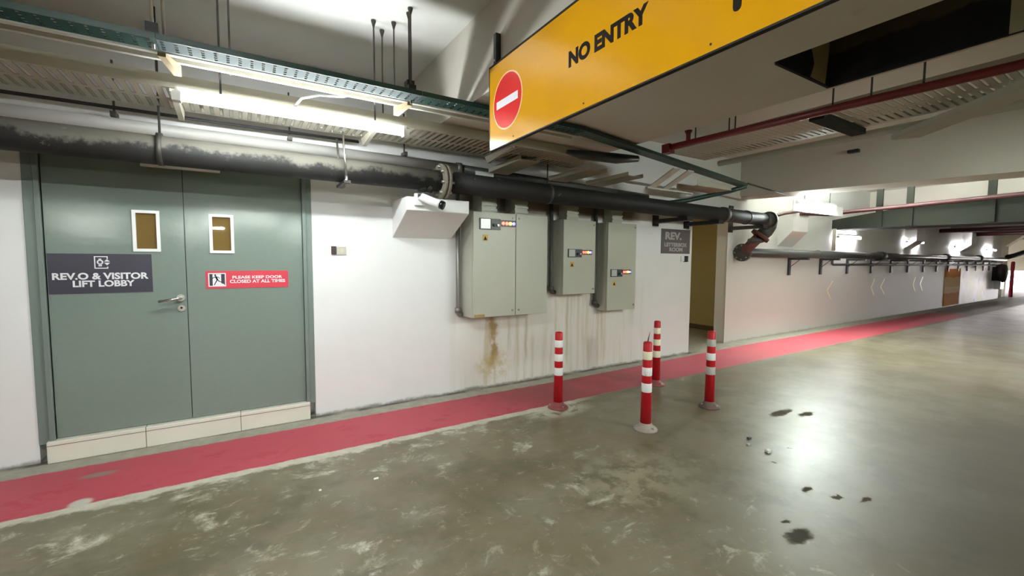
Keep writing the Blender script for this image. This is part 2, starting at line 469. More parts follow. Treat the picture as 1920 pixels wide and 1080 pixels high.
# ------------------------------------------------------------------ mesh building
class MB:
    def __init__(s):
        s.bm = bmesh.new()

    def quad(s, pts, smooth=False):
        f = s.bm.faces.new([s.bm.verts.new(p) for p in pts])
        f.smooth = smooth
        return s

    def box(s, x0, x1, y0, y1, z0, z1):
        return s.hexa([(x0, y0, z0), (x1, y0, z0), (x1, y1, z0), (x0, y1, z0),
                       (x0, y0, z1), (x1, y0, z1), (x1, y1, z1), (x0, y1, z1)])

    def hexa(s, p):
        v = [s.bm.verts.new(q) for q in p]
        for f in ((0, 3, 2, 1), (4, 5, 6, 7), (0, 1, 5, 4), (1, 2, 6, 5), (2, 3, 7, 6), (3, 0, 4, 7)):
            s.bm.faces.new([v[i] for i in f])
        return s

    def prism(s, poly, d):
        """closed polygon extruded along vector d"""
        d = Vector(d)
        a = [s.bm.verts.new(p) for p in poly]
        b = [s.bm.verts.new(Vector(p)+d) for p in poly]
        n = len(a)
        s.bm.faces.new(a[::-1])
        s.bm.faces.new(b)
        for i in range(n):
            s.bm.faces.new((a[i], a[(i+1) % n], b[(i+1) % n], b[i]))
        return s

    def path(s, pts, r, seg=14, caps=True):
        pts = [Vector(p) for p in pts]
        rs = r if isinstance(r, (list, tuple)) else [r]*len(pts)
        rings = []
        ref = None
        for i, p in enumerate(pts):
            if i == 0:
                t = pts[1]-p
            elif i == len(pts)-1:
                t = p-pts[i-1]
            else:
                t = (pts[i+1]-p).normalized()+(p-pts[i-1]).normalized()
            if t.length < 1e-9:
                t = Vector((0, 0, 1))
            t.normalize()
            if ref is None:
                ref = Vector((0, 0, 1)) if abs(t.z) < .9 else Vector((1, 0, 0))
            a = (ref - t*ref.dot(t)).normalized()
            ref = a
            b = t.cross(a)
            rings.append([s.bm.verts.new(p+(a*math.cos(2*PI*k/seg)+b*math.sin(2*PI*k/seg))*rs[i]) for k in range(seg)])
        for i in range(len(rings)-1):
            for k in range(seg):
                f = s.bm.faces.new((rings[i][k], rings[i+1][k], rings[i+1][(k+1) % seg], rings[i][(k+1) % seg]))
                f.smooth = True
        if caps:
            s.bm.faces.new(rings[0])
            s.bm.faces.new(rings[-1][::-1])
        return s

    def lathe(s, c, prof, seg=28, axis='z'):
        """prof: list of (radius, height) round a vertical (or x / y) axis through c"""
        c = Vector(c)
        ax = {'z': Vector((0, 0, 1)), 'x': Vector((1, 0, 0)), 'y': Vector((0, 1, 0))}[axis]
        e1 = {'z': Vector((1, 0, 0)), 'x': Vector((0, 1, 0)), 'y': Vector((0, 0, 1))}[axis]
        e2 = ax.cross(e1)
        rings = []
        for r, h in prof:
            r = max(r, 1e-5)
            rings.append([s.bm.verts.new(c+ax*h+(e1*math.cos(2*PI*k/seg)+e2*math.sin(2*PI*k/seg))*r) for k in range(seg)])
        for i in range(len(rings)-1):
            flat = abs(prof[i][0]-prof[i+1][0]) > 1e-4 and abs(prof[i][1]-prof[i+1][1]) < 1e-4
            for k in range(seg):
                f = s.bm.faces.new((rings[i][k], rings[i][(k+1) % seg], rings[i+1][(k+1) % seg], rings[i+1][k]))
                f.smooth = not flat
        s.bm.faces.new(rings[0][::-1])
        s.bm.faces.new(rings[-1])
        return s

    def disc(s, c, r, d, ax, seg=40, sy=1.0):
        return s.lathe(c, [(r, 0), (r, d)], seg, ax)

    def build(s, name, mat, parent=None, bevel=0.0):
        bmesh.ops.recalc_face_normals(s.bm, faces=s.bm.faces)
        me = bpy.data.meshes.new(name)
        if parent is not None:
            off = world_loc(parent)
            bmesh.ops.translate(s.bm, verts=s.bm.verts, vec=-off)
        s.bm.to_mesh(me)
        s.bm.free()
        me.materials.append(mat)
        o = bpy.data.objects.new(name, me)
        COL.objects.link(o)
        if parent is not None:
            o.parent = parent
        if bevel:
            b = o.modifiers.new('bevel', 'BEVEL')
            b.width = bevel
            b.segments = 2
            b.limit_method = 'ANGLE'
        return o


def world_loc(o):
    v = Vector((0, 0, 0))
    while o is not None:
        v += o.location
        o = o.parent
    return v


def recentre(o, c):
    """move a mesh object's origin to c"""
    c = Vector(c)
    o.data.transform(Matrix.Translation(-c))
    o.location = c
    return o


def tag(o, label, cat, group=None):
    o['label'] = label
    o['category'] = cat
    if group:
        o['group'] = group
    return o


def thing(name, loc, label, cat, group=None):
    o = bpy.data.objects.new(name, None)
    o.empty_display_size = .1
    COL.objects.link(o)
    o.location = loc
    return tag(o, label, cat, group)


def struct(o, label=None, cat=None):
    o['kind'] = 'structure'
    if label:
        tag(o, label, cat)
    return o


def dup(o, parent=None):
    c = o.copy()
    COL.objects.link(c)
    if parent is not None:
        c.parent = parent
    for ch in list(o.children):
        dup(ch, c)
    return c


def text_mesh(s, bold=.035):
    cu = bpy.data.curves.new('lettering', 'FONT')
    cu.body = s
    cu.size = 1
    cu.offset = bold
    cu.extrude = .004
    cu.resolution_u = 4
    ob = bpy.data.objects.new('lettering', cu)
    COL.objects.link(ob)
    dg = bpy.context.evaluated_depsgraph_get()
    me = bpy.data.meshes.new_from_object(ob.evaluated_get(dg))
    bpy.data.objects.remove(ob)
    return me


def lettering(s, parent, mat, u0, u1, z0, z1, plane='wall', at=0.0, bold=.035, name='lettering'):
    """text fitted to a rectangle: on a wall facing -y (u = x) or a board facing -x (u = -y)"""
    me = text_mesh(s, bold)
    xs = [v.co.x for v in me.vertices]
    ys = [v.co.y for v in me.vertices]
    a, b, c, d = min(xs), max(xs), min(ys), max(ys)
    off = world_loc(parent)
    for v in me.vertices:
        u = u0+(v.co.x-a)/(b-a)*(u1-u0)
        z = z0+(v.co.y-c)/(d-c)*(z1-z0)
        e = .0012*(1 if v.co.z > 0 else 0)
        v.co = (Vector((u, at-e, z)) if plane == 'wall' else Vector((at-e, -u, z))) - off
    me.materials.clear()
    me.materials.append(mat)
    o = bpy.data.objects.new(name, me)
    COL.objects.link(o)
    o.parent = parent
    return o


# ================================================================== THE SETTING
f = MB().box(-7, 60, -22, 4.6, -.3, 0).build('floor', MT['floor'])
struct(f, 'sealed concrete car park floor with a red painted walkway', 'floor')
c = MB().box(-7, 36.4, -22, 4.6, 3.05, 3.35).build('ceiling', MT['slab'])
struct(c, 'pale concrete ceiling slab between deep beams', 'ceiling')

DX0, DX1, DZ = -1.21, .53, 2.17          # double door opening
WX0, WX1, WZ = 5.79, 7.03, 2.14          # open doorway to the letterbox room
wl = MB()
wl.box(-7, DX0, 0, .25, 0, 3.05)
wl.box(DX0, DX1, 0, .25, DZ, 3.05)
wl.box(DX0, DX1, .12, .25, 0, DZ)
wl.box(DX1, WX0, 0, .25, 0, 3.05)
wl.box(WX0, WX1, 0.0, .25, WZ, 3.05)
wl.box(WX1, 25.2, .2, .40, 0, 3.05)
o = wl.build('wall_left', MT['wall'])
struct(o, 'long white painted wall on the left', 'wall')
struct(MB().box(36, 36.4, -22, 4.6, .95, 3.05).box(36, 36.4, -22, -6.2, 0, .95).build('wall_end', MT['slab']), 'grey wall above the bright far opening', 'wall')
struct(MB().box(-7, 36.4, -22.3, -22, 0, 3.05).build('wall_right', MT['slab']), 'unseen side wall of the car park', 'wall')
struct(MB().box(-7.3, -7, -22, .25, 0, 3.05).build('wall_back', MT['slab']), 'unseen rear wall of the car park', 'wall')
struct(MB().box(24.95, 36.4, 4.4, 4.6, 0, 3.05).box(24.95, 25.2, .40, 4.4, 0, 3.05).build('wall_alcove', MT['column']), 'white wall of the far recess', 'wall')

# letterbox room behind the doorway
rm = MB()
rm.box(4.6, 8.0, 2.6, 2.7, 0, 2.5)
rm.box(8.0, 8.1, .40, 2.7, 0, 2.5)
rm.box(4.5, 4.6, .25, 2.7, 0, 2.5)
rm.box(4.5, 8.1, .25, 2.7, 2.5, 2.6)
struct(rm.build('wall_letterbox_room', MT['olive']), 'yellowish wall inside the open doorway', 'wall')
struct(MB().box(7.985, 8.0, .40, 2.6, 0, .10).build('baseboard_room', MT['skirt']), 'dark skirting inside the open doorway', 'baseboard')
struct(MB().box(WX1-.012, WX1, .19, .2, 0, WZ).build('trim_2', MT['corbel']), 'pale edge strip of the open doorway', 'trim')

# ceiling beams
BM = ((1.39, 3.18, 2.50), (7.0, 7.55, 2.48), (12.7, 13.3, 2.48), (15.7, 16.2, 2.45), (18.8, 19.4, 2.45), (21.7, 22.2, 2.42), (24.2, 24.8, 2.45), (29.8, 30.4, 2.45))
for i, (x0, x1, z) in enumerate(BM):
    y1 = 0 if x0 < 6 else (.2 if x0 < 25 else 4.4)
    zb = z - .10 if x0 > 6 else z
    b = MB()
    if i == 0:
        b.box(x0, x1, -2.84, 0, z, 3.05).box(x0, 2.50, -6, -2.84, z, 3.05).box(3.12, x1, -6, -2.84, z, 3.05)
    else:
        b.hexa([(x0, -6, z-.20 if 6 < x0 < 8 else z), (x1, -6, z-.20 if 6 < x0 < 8 else z), (x1, y1, z), (x0, y1, z), (x0, -6, 3.05), (x1, -6, 3.05), (x1, y1, 3.05), (x0, y1, 3.05)])
    b.box(x0, x1, -21.95, -6, z-.20 if 6 < x0 < 8 else z, 3.05)
    struct(b.build('ceiling_beam', MT['beam']), ('wide concrete ceiling beam behind the yellow sign', 'deep grey ceiling beam beyond the red pipe and cross tray')[i] if i < 2 else None, 'beam' if i < 2 else None)
struct(MB().box(-7, -6.2, -22, 0, 2.5, 3.05).build('ceiling_beam', MT['beam']))
struct(MB().box(-6.2, 36, -6.3, -5.8, 2.30, 3.05).build('ceiling_beam', MT['beam']))  # unseen downstand beam added to keep the row tubes off the upper wall


# sloped corbels on the wall
def corbel(x0, x1, yw, yf, zw, zf, zt):
    poly = [(x0, yw, zw), (x0, yf, zf), (x0, yf, zt), (x0, yw, zt)]
    return MB().prism(poly, (x1-x0, 0, 0)).build('wall_corbel', MT['corbel'], bevel=.006)


struct(corbel(1.24, 1.845, 0.01, -.43, 1.615, 1.845, 1.962), 'white sloping corbel carrying the security camera', 'corbel')
struct(corbel(8.62, 9.2, .21, -.06, 1.68, 1.965, 2.36), 'white sloping corbel past the end of the upper pipe', 'corbel')
struct(corbel(15.0, 15.6, .21, -.06, 1.75, 1.965, 2.36))
struct(corbel(19.9, 20.5, .21, -.06, 1.75, 1.965, 2.36))

# column in the far recess
struct(MB().box(26.0, 26.6, .25, .85, 0, 2.05).hexa([(26.0, .25, 2.05), (26.6, .25, 2.05), (26.6, .85, 2.05), (26.0, .85, 2.05), (26.0, -.3, 2.55), (26.6, -.3, 2.55), (26.6, .85, 2.55), (26.0, .85, 2.55)]).build('column', MT['column']), 'pale column at the far end of the wall', 'column')

# ================================================================== DOUBLE DOOR
d = bpy.data.objects.new('door_1', None)
COL.objects.link(d)
d.location = (-.36, 0, .15)
struct(d, 'grey green double door to the lift lobby', 'door')
fr = MB()
for x0, x1 in ((DX0, DX0+.085), (DX1-.075, DX1)):
    fr.box(x0, x1, -.012, .12, .13, DZ)
    s0 = x1-.03 if x0 < 0 else x0
    fr.box(s0, s0+.03, -.03, .12, .13, DZ-.03)
fr.box(DX0+.085, DX1-.075, -.012, .12, DZ-.06, DZ)
fr.build('door_frame', MT['frame'], d, bevel=.004)
LX = ((DX0+.087, -.3645), (-.3595, DX1-.077))
WIN = ((-.667, -.508, 1.459, 1.762), (-.206, -.043, 1.453, 1.759))
leaves = []
for (x0, x1), (a, b, e, g) in zip(LX, WIN):
    lf = MB()
    i = .02
    y0, y1 = .006, .05
    for q in ((x0, a+i, .157, DZ-.063), (b-i, x1, .157, DZ-.063), (a+i, b-i, .157, e+i), (a+i, b-i, g-i, DZ-.063)):
        lf.box(q[0], q[1], y0, y1, q[2], q[3])
    L = lf.build('door_leaf', MT['door'], d)
    leaves.append(L)
    vw = MB()
    k = .021
    vw.box(a, b, -.004, .012, e, e+k).box(a, b, -.004, .012, g-k, g).box(a, a+k, -.004, .012, e+k, g-k).box(b-k, b, -.004, .012, e+k, g-k)
    vw.build('vision_panel_frame', MT['whiteplastic'], L)
    MB().box(a+k, b-k, .014, .022, e+k, g-k).build('glass_pane', MT['amberglass'], L)
MB().box(-.3645, -.3595, .03, .05, .157, DZ-.063).build('meeting_gap', MT['black'], d)
h = MB()
h.disc((-.402, .006, 1.108), .026, -.014, 'y', 24)
h.path([(-.402, -.006, 1.108), (-.402, -.05, 1.108), (-.42, -.058, 1.106), (-.53, -.058, 1.088)], .0095, 12)
h.build('lever_handle', MT['steel'], leaves[0])
MB().disc((-.400, .006, 1.028), .024, -.010, 'y', 24).build('lock_escutcheon', MT['steel'], leaves[0])
MB().disc((-.400, -.004, 1.031), .008, -.002, 'y', 16).build('keyhole', MT['signback'], leaves[0])
MB().box(-.60, -.12, -.035, -.005, 2.078, 2.108).build('door_closer_rail', MT['whiteplastic'], d)

st = MB().box(-1.165, .48, -.05, .24, 0, .152).build('trim_1', MT['tile'], bevel=.006)
struct(st, 'cream tiled threshold step under the double door', 'step')
MB().box(-.642, -.638, -.0515, .1, .002, .1535).box(-.042, -.038, -.0515, .1, .002, .1535).box(-1.165, .48, -.0512, -.0495, .122, .126).build('tile_joint', MT['grout'], st)

# ================================================================== SIGNS ON THE DOOR AND WALL
sg = thing('lift_lobby_sign', (-.843, .004, 1.16), 'dark navy sign with white lift lobby lettering on left door leaf', 'sign')
MB().box(-1.118, -.566, .0025, .0055, 1.16, 1.440).build('sign_panel', MT['navy'], sg)
lettering('REV.O & VISITOR', sg, MT['signwhite'], -1.098, -.588, 1.258, 1.306, at=.0024)
lettering('LIFT LOBBY', sg, MT['signwhite'], -.998, -.668, 1.206, 1.252, at=.0024)
ic = MB()
yb, yf = .0024, .0012
def ibox(b, x0, x1, z0, z1):
    b.box(x0, x1, yf, yb, z0, z1)
ibox(ic, -.882, -.876, 1.335, 1.423); ibox(ic, -.876, -.815, 1.335, 1.341); ibox(ic, -.876, -.815, 1.417, 1.423)
ibox(ic, -.815, -.809, 1.335, 1.349); ibox(ic, -.815, -.809, 1.404, 1.423)
ic.lathe((-.851, yb, 1.381), [(.0175, 0), (.0175, yf-yb)], 24, 'y')
ibox(ic, -.860, -.842, 1.351, 1.368); ibox(ic, -.858, -.844, 1.396, 1.406)
ic.prism([(-.830, yb, 1.385), (-.798, yb, 1.385), (-.814, yb, 1.402)], (0, yf-yb, 0))
ic.prism([(-.830, yb, 1.377), (-.814, yb, 1.358), (-.798, yb, 1.377)], (0, yf-yb, 0))
ic.build('lift_pictogram', MT['signwhite'], sg)
MB().lathe((-.851, yf, 1.381), [(.009, 0), (.009, -.0006)], 20, 'y').build('pictogram_centre', MT['navy'], sg)

sg = thing('keep_closed_sign', (.05, .004, 1.172), 'red sign with running figure and white wording on right door leaf', 'sign')
MB().box(-.241, .338, .0025, .0055, 1.172, 1.312).build('sign_panel', MT['signred'], sg)
MB().box(-.224, -.108, .0016, .0025, 1.188, 1.295).build('pictogram_border', MT['signwhite'], sg)
MB().box(-.217, -.115, .0010, .0016, 1.195, 1.288).build('pictogram_ground', MT['navy'], sg)
MB().prism([(-.196, .001, 1.195), (-.115, .001, 1.195), (-.122, .001, 1.206), (-.140, .001, 1.214), (-.140, .001, 1.286), (-.196, .001, 1.286)], (0, -.0004, 0)).build('pictogram_door', MT['signwhite'], sg)
rn = MB()
y0 = .0006
rn.lathe((-.178, y0, 1.278), [(.0065, 0), (.0065, -.0006)], 16, 'y')
def limb(b, p, q, wd):
    p, q = Vector(p), Vector(q)
    n = Vector((-(q-p).y, (q-p).x)).normalized()*wd/2
    b.prism([(p.x+n.x, y0, p.y+n.y), (q.x+n.x, y0, q.y+n.y), (q.x-n.x, y0, q.y-n.y), (p.x-n.x, y0, p.y-n.y)], (0, -.0006, 0))
limb(rn, (-.176, 1.270), (-.164, 1.240), .012)
limb(rn, (-.175, 1.266), (-.194, 1.258), .005); limb(rn, (-.194, 1.258), (-.198, 1.246), .004)
limb(rn, (-.173, 1.264), (-.156, 1.262), .005); limb(rn, (-.156, 1.262), (-.150, 1.250), .004)
limb(rn, (-.166, 1.242), (-.176, 1.222), .007); limb(rn, (-.176, 1.222), (-.186, 1.200), .006)
limb(rn, (-.164, 1.242), (-.152, 1.228), .007); limb(rn, (-.152, 1.228), (-.136, 1.222), .005)
rn.build('running_figure', MT['letterblack'], sg)
lettering('PLEASE KEEP DOOR', sg, MT['signwhite'], -.064, .292, 1.248, 1.272, at=.0024, bold=.03)
lettering('CLOSED AT ALL TIMES', sg, MT['signwhite'], -.082, .314, 1.213, 1.240, at=.0024, bold=.03)

sg = thing('letterbox_room_sign', (5.415, -.006, 1.515), 'faded grey wall sign with pale lettering beside the open doorway', 'sign')
MB().box(5.09, 5.735, -.006, -.001, 1.515, 1.868).build('sign_panel', MT['greysign'], sg)
lettering('REV.', sg, MT['greyletter'], 5.175, 5.535, 1.715, 1.825, at=-.0061, bold=.04)
lettering('LETTERBOX', sg, MT['greyletter'], 5.16, 5.665, 1.615, 1.672, at=-.0061, bold=.04)
lettering('ROOM', sg, MT['greyletter'], 5.27, 5.565, 1.545, 1.604, at=-.0061, bold=.04)

# small wall devices
cr = thing('card_reader', (.708, 0, 1.45), 'dark brown card reader on white wall right of the door', 'card reader')
MB().box(.686, .727, -.022, -.001, 1.452, 1.526).build('reader_body', plain('dark_brown_plastic', (.045, .025, .026), .4), cr, bevel=.003)
MB().box(.697, .716, -.0235, -.022, 1.500, 1.508).build('reader_light', MT['darkpanel'], cr)
sw = thing('wall_switch', (.775, 0, 1.45), 'beige wall switch plate beside the dark card reader', 'switch')
MB().box(.733, .815, -.012, -.001, 1.450, 1.523).build('switch_plate', plain('beige_plastic', (.48, .45, .37), .4), sw, bevel=.002)
MB().box(.757, .791, -.015, -.012, 1.468, 1.505).build('switch_rocker', plain('beige_rocker', (.55, .52, .43), .35), sw)
cr = thing('entry_reader', (5.62, 0, 1.40), 'small white and black reader under the faded grey sign', 'card reader')
MB().box(5.53, 5.60, -.02, -.001, 1.402, 1.48).build('reader_plate', MT['whiteplastic'], cr)
MB().box(5.605, 5.675, -.03, -.001, 1.395, 1.482).build('reader_body', MT['black'], cr)

# ================================================================== ELECTRICAL CABINETS
def cabinet(x0, x1, dep, z0, z1, doors, px, pz, ps, label, hinge_side=True):
    t = thing('electrical_cabinet', ((x0+x1)/2, 0, z0), label, 'electrical cabinet')
    b = MB()
    b.box(x0, x1, -dep+.028, -.001, z0, z1)
    b.build('cabinet_body', MT['cabinetside'], t, bevel=.004)
    first = None
    for a, e in doors:
        dr = MB().box(a, e, -dep, -dep+.026, z0+.004, z1-.004).build('cabinet_door', MT['cabinet'], t, bevel=.004)
        first = first or dr
        xs = e-.035 if a == doors[0][0] and len(doors) > 1 else (a+.035 if len(doors) > 1 else e-.03)
        for zz in (z0+.06, z1-.05):
            MB().disc((xs, -dep, zz), .011, -.007, 'y', 16).build('door_lock', MT['dull'], dr)
    f_ = -dep
    # meter, switches, lamps on the first door
    MB().box(px, px+.13*ps, f_-.012, f_, pz, pz+.12*ps).build('meter_bezel', MT['darkpanel'], first)
    MB().box(px+.008, px+.122*ps, f_-.016, f_-.012, pz+.01, pz+.112*ps).build('meter_face', MT['meter'], first)
    MB().box(px+.134*ps, px+.25*ps, f_-.012, f_, pz+.002, pz+.118*ps).build('switch_panel', MT['darkpanel'], first)
    MB().disc((px+.17*ps, f_-.012, pz+.05*ps), .016*ps, -.02, 'y', 16).build('selector_knob', MT['black'], first)
    MB().disc((px+.215*ps, f_-.012, pz+.05*ps), .013*ps, -.016, 'y', 16).build('push_button', MT['meter'], first)
    for i, mm in enumerate(('led_red', 'led_red', 'led_amber', 'led_blue')):
        cx = px+(.285+.045*i)*ps
        L = MB().lathe((cx, f_, pz+.075*ps), [(.019*ps, 0), (.019*ps, -.012), (.012*ps, -.02), (.001, -.023)], 16, 'y').build('indicator_lamp', MT[mm], first)
    MB().box(px+.265*ps, px+.45*ps, f_-.006, f_, pz+.04*ps, pz+.11*ps).build('lamp_plate', MT['darkpanel'], first)
    MB().box(px+.035, px+.095, f_-.002, f_, pz-.115, pz-.05).build('warning_label', MT['yellowlabel'], first)
    MB().prism([(px+.045, f_-.002, pz-.105), (px+.085, f_-.002, pz-.105), (px+.065, f_-.002, pz-.065)], (0, -.001, 0)).build('warning_triangle', MT['signback'], first)
    return t


c1 = cabinet(1.958, 2.876, .287, .822, 1.895, ((1.962, 2.457), (2.465, 2.872)), 2.03, 1.715, .95, 'wide grey cabinet with two doors, nearest to the door')
MB().box(1.97, 2.09, -.289, -.287, .828, .858).build('rusted_label', MT['rustlabel'], c1)
c2 = cabinet(3.169, 3.669, .196, 1.005, 1.885, ((3.173, 3.665),), 3.235, 1.445, .82, 'shortest grey cabinet, hung in the middle of three')
c3 = cabinet(3.863, 4.370, .204, .777, 1.885, ((3.867, 4.366),), 3.915, 1.205, .80, 'grey cabinet farthest along the wall, lamps low on its door')

# trunking risers over the cabinets
for x0, x1, yf, z1, lab in ((2.10, 2.27, -.20, 2.12, 'ribbed grey trunking above left door of the wide cabinet'),
                            (2.50, 2.66, -.20, 2.12, 'ribbed grey trunking above right door of the wide cabinet'),
                            (3.25, 3.42, -.15, 2.10, 'ribbed grey trunking above the shortest cabinet'),
                            (3.98, 4.15, -.15, 2.10, 'ribbed grey trunking above the farthest cabinet')):
    t = thing('cable_trunking', ((x0+x1)/2, 0, 1.89), lab, 'cable trunking', 'trunking risers over the cabinets')
    MB().box(x0, x1, yf, -.001, 1.896 if x0 < 3 else 1.886, z1).build('trunking_body', MT['cabinetside'], t)
    rb = MB()
    for k in range(4):
        z = 1.915+.05*k
        rb.box(x0-.004, x1+.004, yf-.012, yf, z, z+.022)
    rb.build('trunking_ribs', MT['cabinet'], t)

# conduits by the cabinets
def conduit(pts, r, label, mat='dull', name='conduit'):
    t = thing(name, pts[-1], label, 'conduit')
    MB().path(pts, r, 10).build('conduit_pipe', MT[mat], t)
    return t


t = conduit([(1.905, -.045, 2.1), (1.905, -.045, .87), (1.925, -.045, .84), (1.955, -.045, .838)], .022, 'grey conduit running down left side of the wide cabinet')
MB().disc((1.905, -.045, .86), .034, .05, 'z', 14).build('conduit_coupling', MT['dull'], t)
MB().box(1.86, 1.95, -.022, -.001, 1.9, 1.93).build('conduit_saddle', MT['dull'], t)
t = conduit([(3.10, -.05, 2.1), (3.10, -.05, 1.06), (3.12, -.05, 1.035), (3.168, -.05, 1.03)], .024, 'dark conduit between the wide and the shortest cabinet', 'conc')
MB().disc((3.10, -.05, 1.05), .036, .05, 'z', 14).build('conduit_coupling', MT['conc'], t)
t = conduit([(3.80, -.05, 2.1), (3.80, -.05, .86), (3.82, -.05, .835), (3.862, -.05, .83)], .024, 'dark conduit between the shortest and the farthest cabinet', 'conc')
MB().disc((3.80, -.05, .85), .036, .05, 'z', 14).build('conduit_coupling', MT['conc'], t)

# ================================================================== SECURITY CAMERA
t = thing('security_camera', (1.36, -.43, 1.92), 'white bullet security camera with black lens on the corbel', 'security camera')
MB().box(1.305, 1.395, -.462, -.431, 1.885, 1.99).build('mounting_box', MT['whiteplastic'], t, bevel=.006)
MB().path([(1.35, -.462, 1.945), (1.355, -.495, 1.945), (1.375, -.515, 1.935)], .02, 14).build('swivel_arm', MT['whiteplastic'], t)
a, b = Vector((1.345, -.505, 1.955)), Vector((1.475, -.625, 1.885))
dv = (b-a).normalized()
MB().path([a, a+dv*.006, b-dv*.03, b], [.022, .036, .036, .034], 20).build('camera_body', MT['whiteplastic'], t)
MB().path([b-dv*.002, b+dv*.03], .0372, 20).build('lens_hood', MT['lens'], t)
MB().path([b+dv*.029, b+dv*.034], .022, 20).build('lens', MT['darkpanel'], t)
MB().box(1.33, 1.36, -.468, -.462, 1.955, 1.985).build('cable_gland', MT['darkpanel'], t)

# ================================================================== BOLLARDS
def bollard(x, y, hgt, bands, base, label, lean=(0, 0)):
    t = thing('bollard', (x, y, 0), label, 'bollard', 'red and white flexible posts')
    rad = lambda fz: .046-.010*fz
    MB().lathe((x, y, 0), [(.098, 0), (.098, .008), (.085, .022), (.060, .034), (.052, .05), (.046, .06)], 28).build('post_base', MT[base], t)
    p = MB().lathe((x, y, 0), [(rad(0), .05), (rad(1), hgt-.012), (rad(1)-.006, hgt-.003), (.012, hgt)], 24).build('post', MT['postred'], t)
    for (f0, f1), mt in zip(((.566, .465), (.38, .287), (.2, .108)), bands):
        z0, z1 = hgt*(1-f0), hgt*(1-f1)
        MB().lathe((x, y, 0), [(rad(z0/hgt)+.0005, z0), (rad(z0/hgt)+.0016, z0+.002), (rad(z1/hgt)+.0016, z1-.002), (rad(z1/hgt)+.0005, z1)], 24).build('reflective_band', MT[mt], t)
    for k in range(3):
        a_ = k*2.1+.5
        MB().lathe((x+.075*math.cos(a_), y+.075*math.sin(a_), .026), [(.011, -.012), (.011, .006), (.006, .010)], 8).build('anchor_bolt', MT['dull'], t)
    t.rotation_euler = (lean[0], lean[1], 0)
    return t


bollard(2.545, -.93, .735, ('bandwhite',)*3, 'basedark', 'red post with bright white bands, nearest to the cabinets')
tb = bollard(2.845, -1.735, .745, ('bandwhite', 'bandwhite', 'bandcream'), 'basedirty', 'frontmost red post, topped by a thin spike')
MB().path([(2.845, -1.735, .74), (2.855, -1.735, .78), (2.862, -1.74, .825)], [.006, .004, .001], 8).build('spike', MT['rag'], tb)
bollard(3.985, -.89, .735, ('bandcream',)*3, 'basedark', 'red post with cream bands standing behind the frontmost post', (0, .0))
bollard(3.82, -1.67, .745, ('bandgrey', 'bandwhite', 'bandgrey'), 'basegrime', 'rightmost red post, its bands dulled to grey')

# ================================================================== NO ENTRY SIGN
SX = 1.34
t = thing('no_entry_sign', (SX, -1.745, 2.094), 'large yellow hanging sign reading NO ENTRY with red disc', 'sign')
MB().box(SX, SX+.012, -4.5, -1.745, 2.094, 2.588).build('sign_board', MT['yellow'], t)
fm = MB().box(SX-.001, SX+.02, -4.5, -1.745, 2.087, 2.094).box(SX-.001, SX+.02, -4.5, -1.745, 2.588, 2.60).box(SX-.001, SX+.02, -1.745, -1.737, 2.087, 2.60).box(SX+.012, SX+.02, -4.5, -1.745, 2.094, 2.588)
fm.build('sign_frame', MT['signback'], t)
dc = (SX, -1.953, 2.338)
MB().disc(dc, .162, -.0012, 'x', 56).build('disc_border', MT['discedge'], t)
MB().disc((SX-.0012, dc[1], dc[2]), .153, -.0010, 'x', 56).build('red_disc', MT['entryred'], t)
MB().box(SX-.0034, SX-.0022, dc[1]-.118, dc[1]+.118, dc[2]-.024, dc[2]+.020).build('white_bar', MT['signwhite'], t)
lettering('NO ENTRY', t, MT['letterblack'], 2.512, 2.985, 2.312, 2.388, plane='board', at=SX, bold=.05)
pl = [(SX, -3.352, 2.46), (SX, -3.352, 2.198)] + [(SX, -3.338+.014*math.cos(PI+PI*k/8), 2.196+.014*math.sin(PI+PI*k/8)) for k in range(1, 8)] + [(SX, -3.324, 2.198), (SX, -3.324, 2.46)]
MB().prism(pl, (-.0012, 0, 0)).build('black_stroke', MT['letterblack'], t)
for yy in (-1.785, -3.9):
    hb = MB().box(SX+.012, SX+.045, yy-.016, yy+.014, 2.50, 2.79).build('hanger_bar', MT['black'], t)
    MB().disc((SX+.012, yy, 2.63), .006, -.004, 'x', 10).build('hanger_bolt', MT['steel'], hb)
for yy in (-2.02, -2.62, -3.25, -3.9):
    MB().disc((SX, yy, 2.118), .004, -.002, 'x', 10).build('rivet', MT['signback'], t)
t.rotation_euler = (-.010, 0, 0)

# ================================================================== UPPER BLACK PIPE
def zp(x):
    return 2.135-.0115*max(0, x-.5)


PY = -.42
t = thing('drain_pipe', (2.5, PY, 2.12), 'long dusty black pipe running above the door and cabinets', 'pipe')
MB().path([(-6.9, PY, 2.13), (-1.2, PY, 2.13), (1.56, PY, zp(1.56))], .095, 24).build('pipe_length', MT['pipe'], t)
MB().path([(1.62, PY, zp(1.62)), (5.9, PY, zp(5.9)), (6.96, PY, zp(6.96))], .098, 24).build('pipe_length', MT['pipe'], t)
fl = MB()
fl.disc((1.545, PY, zp(1.55)), .155, .028, 'x', 30)
fl.disc((1.585, PY, zp(1.55)), .155, .028, 'x', 30)
FL = fl.build('pipe_flange', plain('rusted_flange', (.20, .18, .14), .65, var=.5, scale=22), t)
for k in range(8):
    a_ = 2*PI*k/8+.2
    MB().path([(1.52, PY+.128*math.cos(a_), zp(1.55)+.128*math.sin(a_)), (1.64, PY+.128*math.cos(a_), zp(1.55)+.128*math.sin(a_))], .013, 8).build('flange_bolt', MT['dull'], FL)
MB().disc((5.86, PY, zp(5.86)), .110, .07, 'x', 28).build('pipe_coupling', MT['conc'], t)
MB().disc((6.45, PY, zp(6.45)), .106, .04, 'x', 28).build('pipe_coupling', MT['conc'], t)
e = MB()
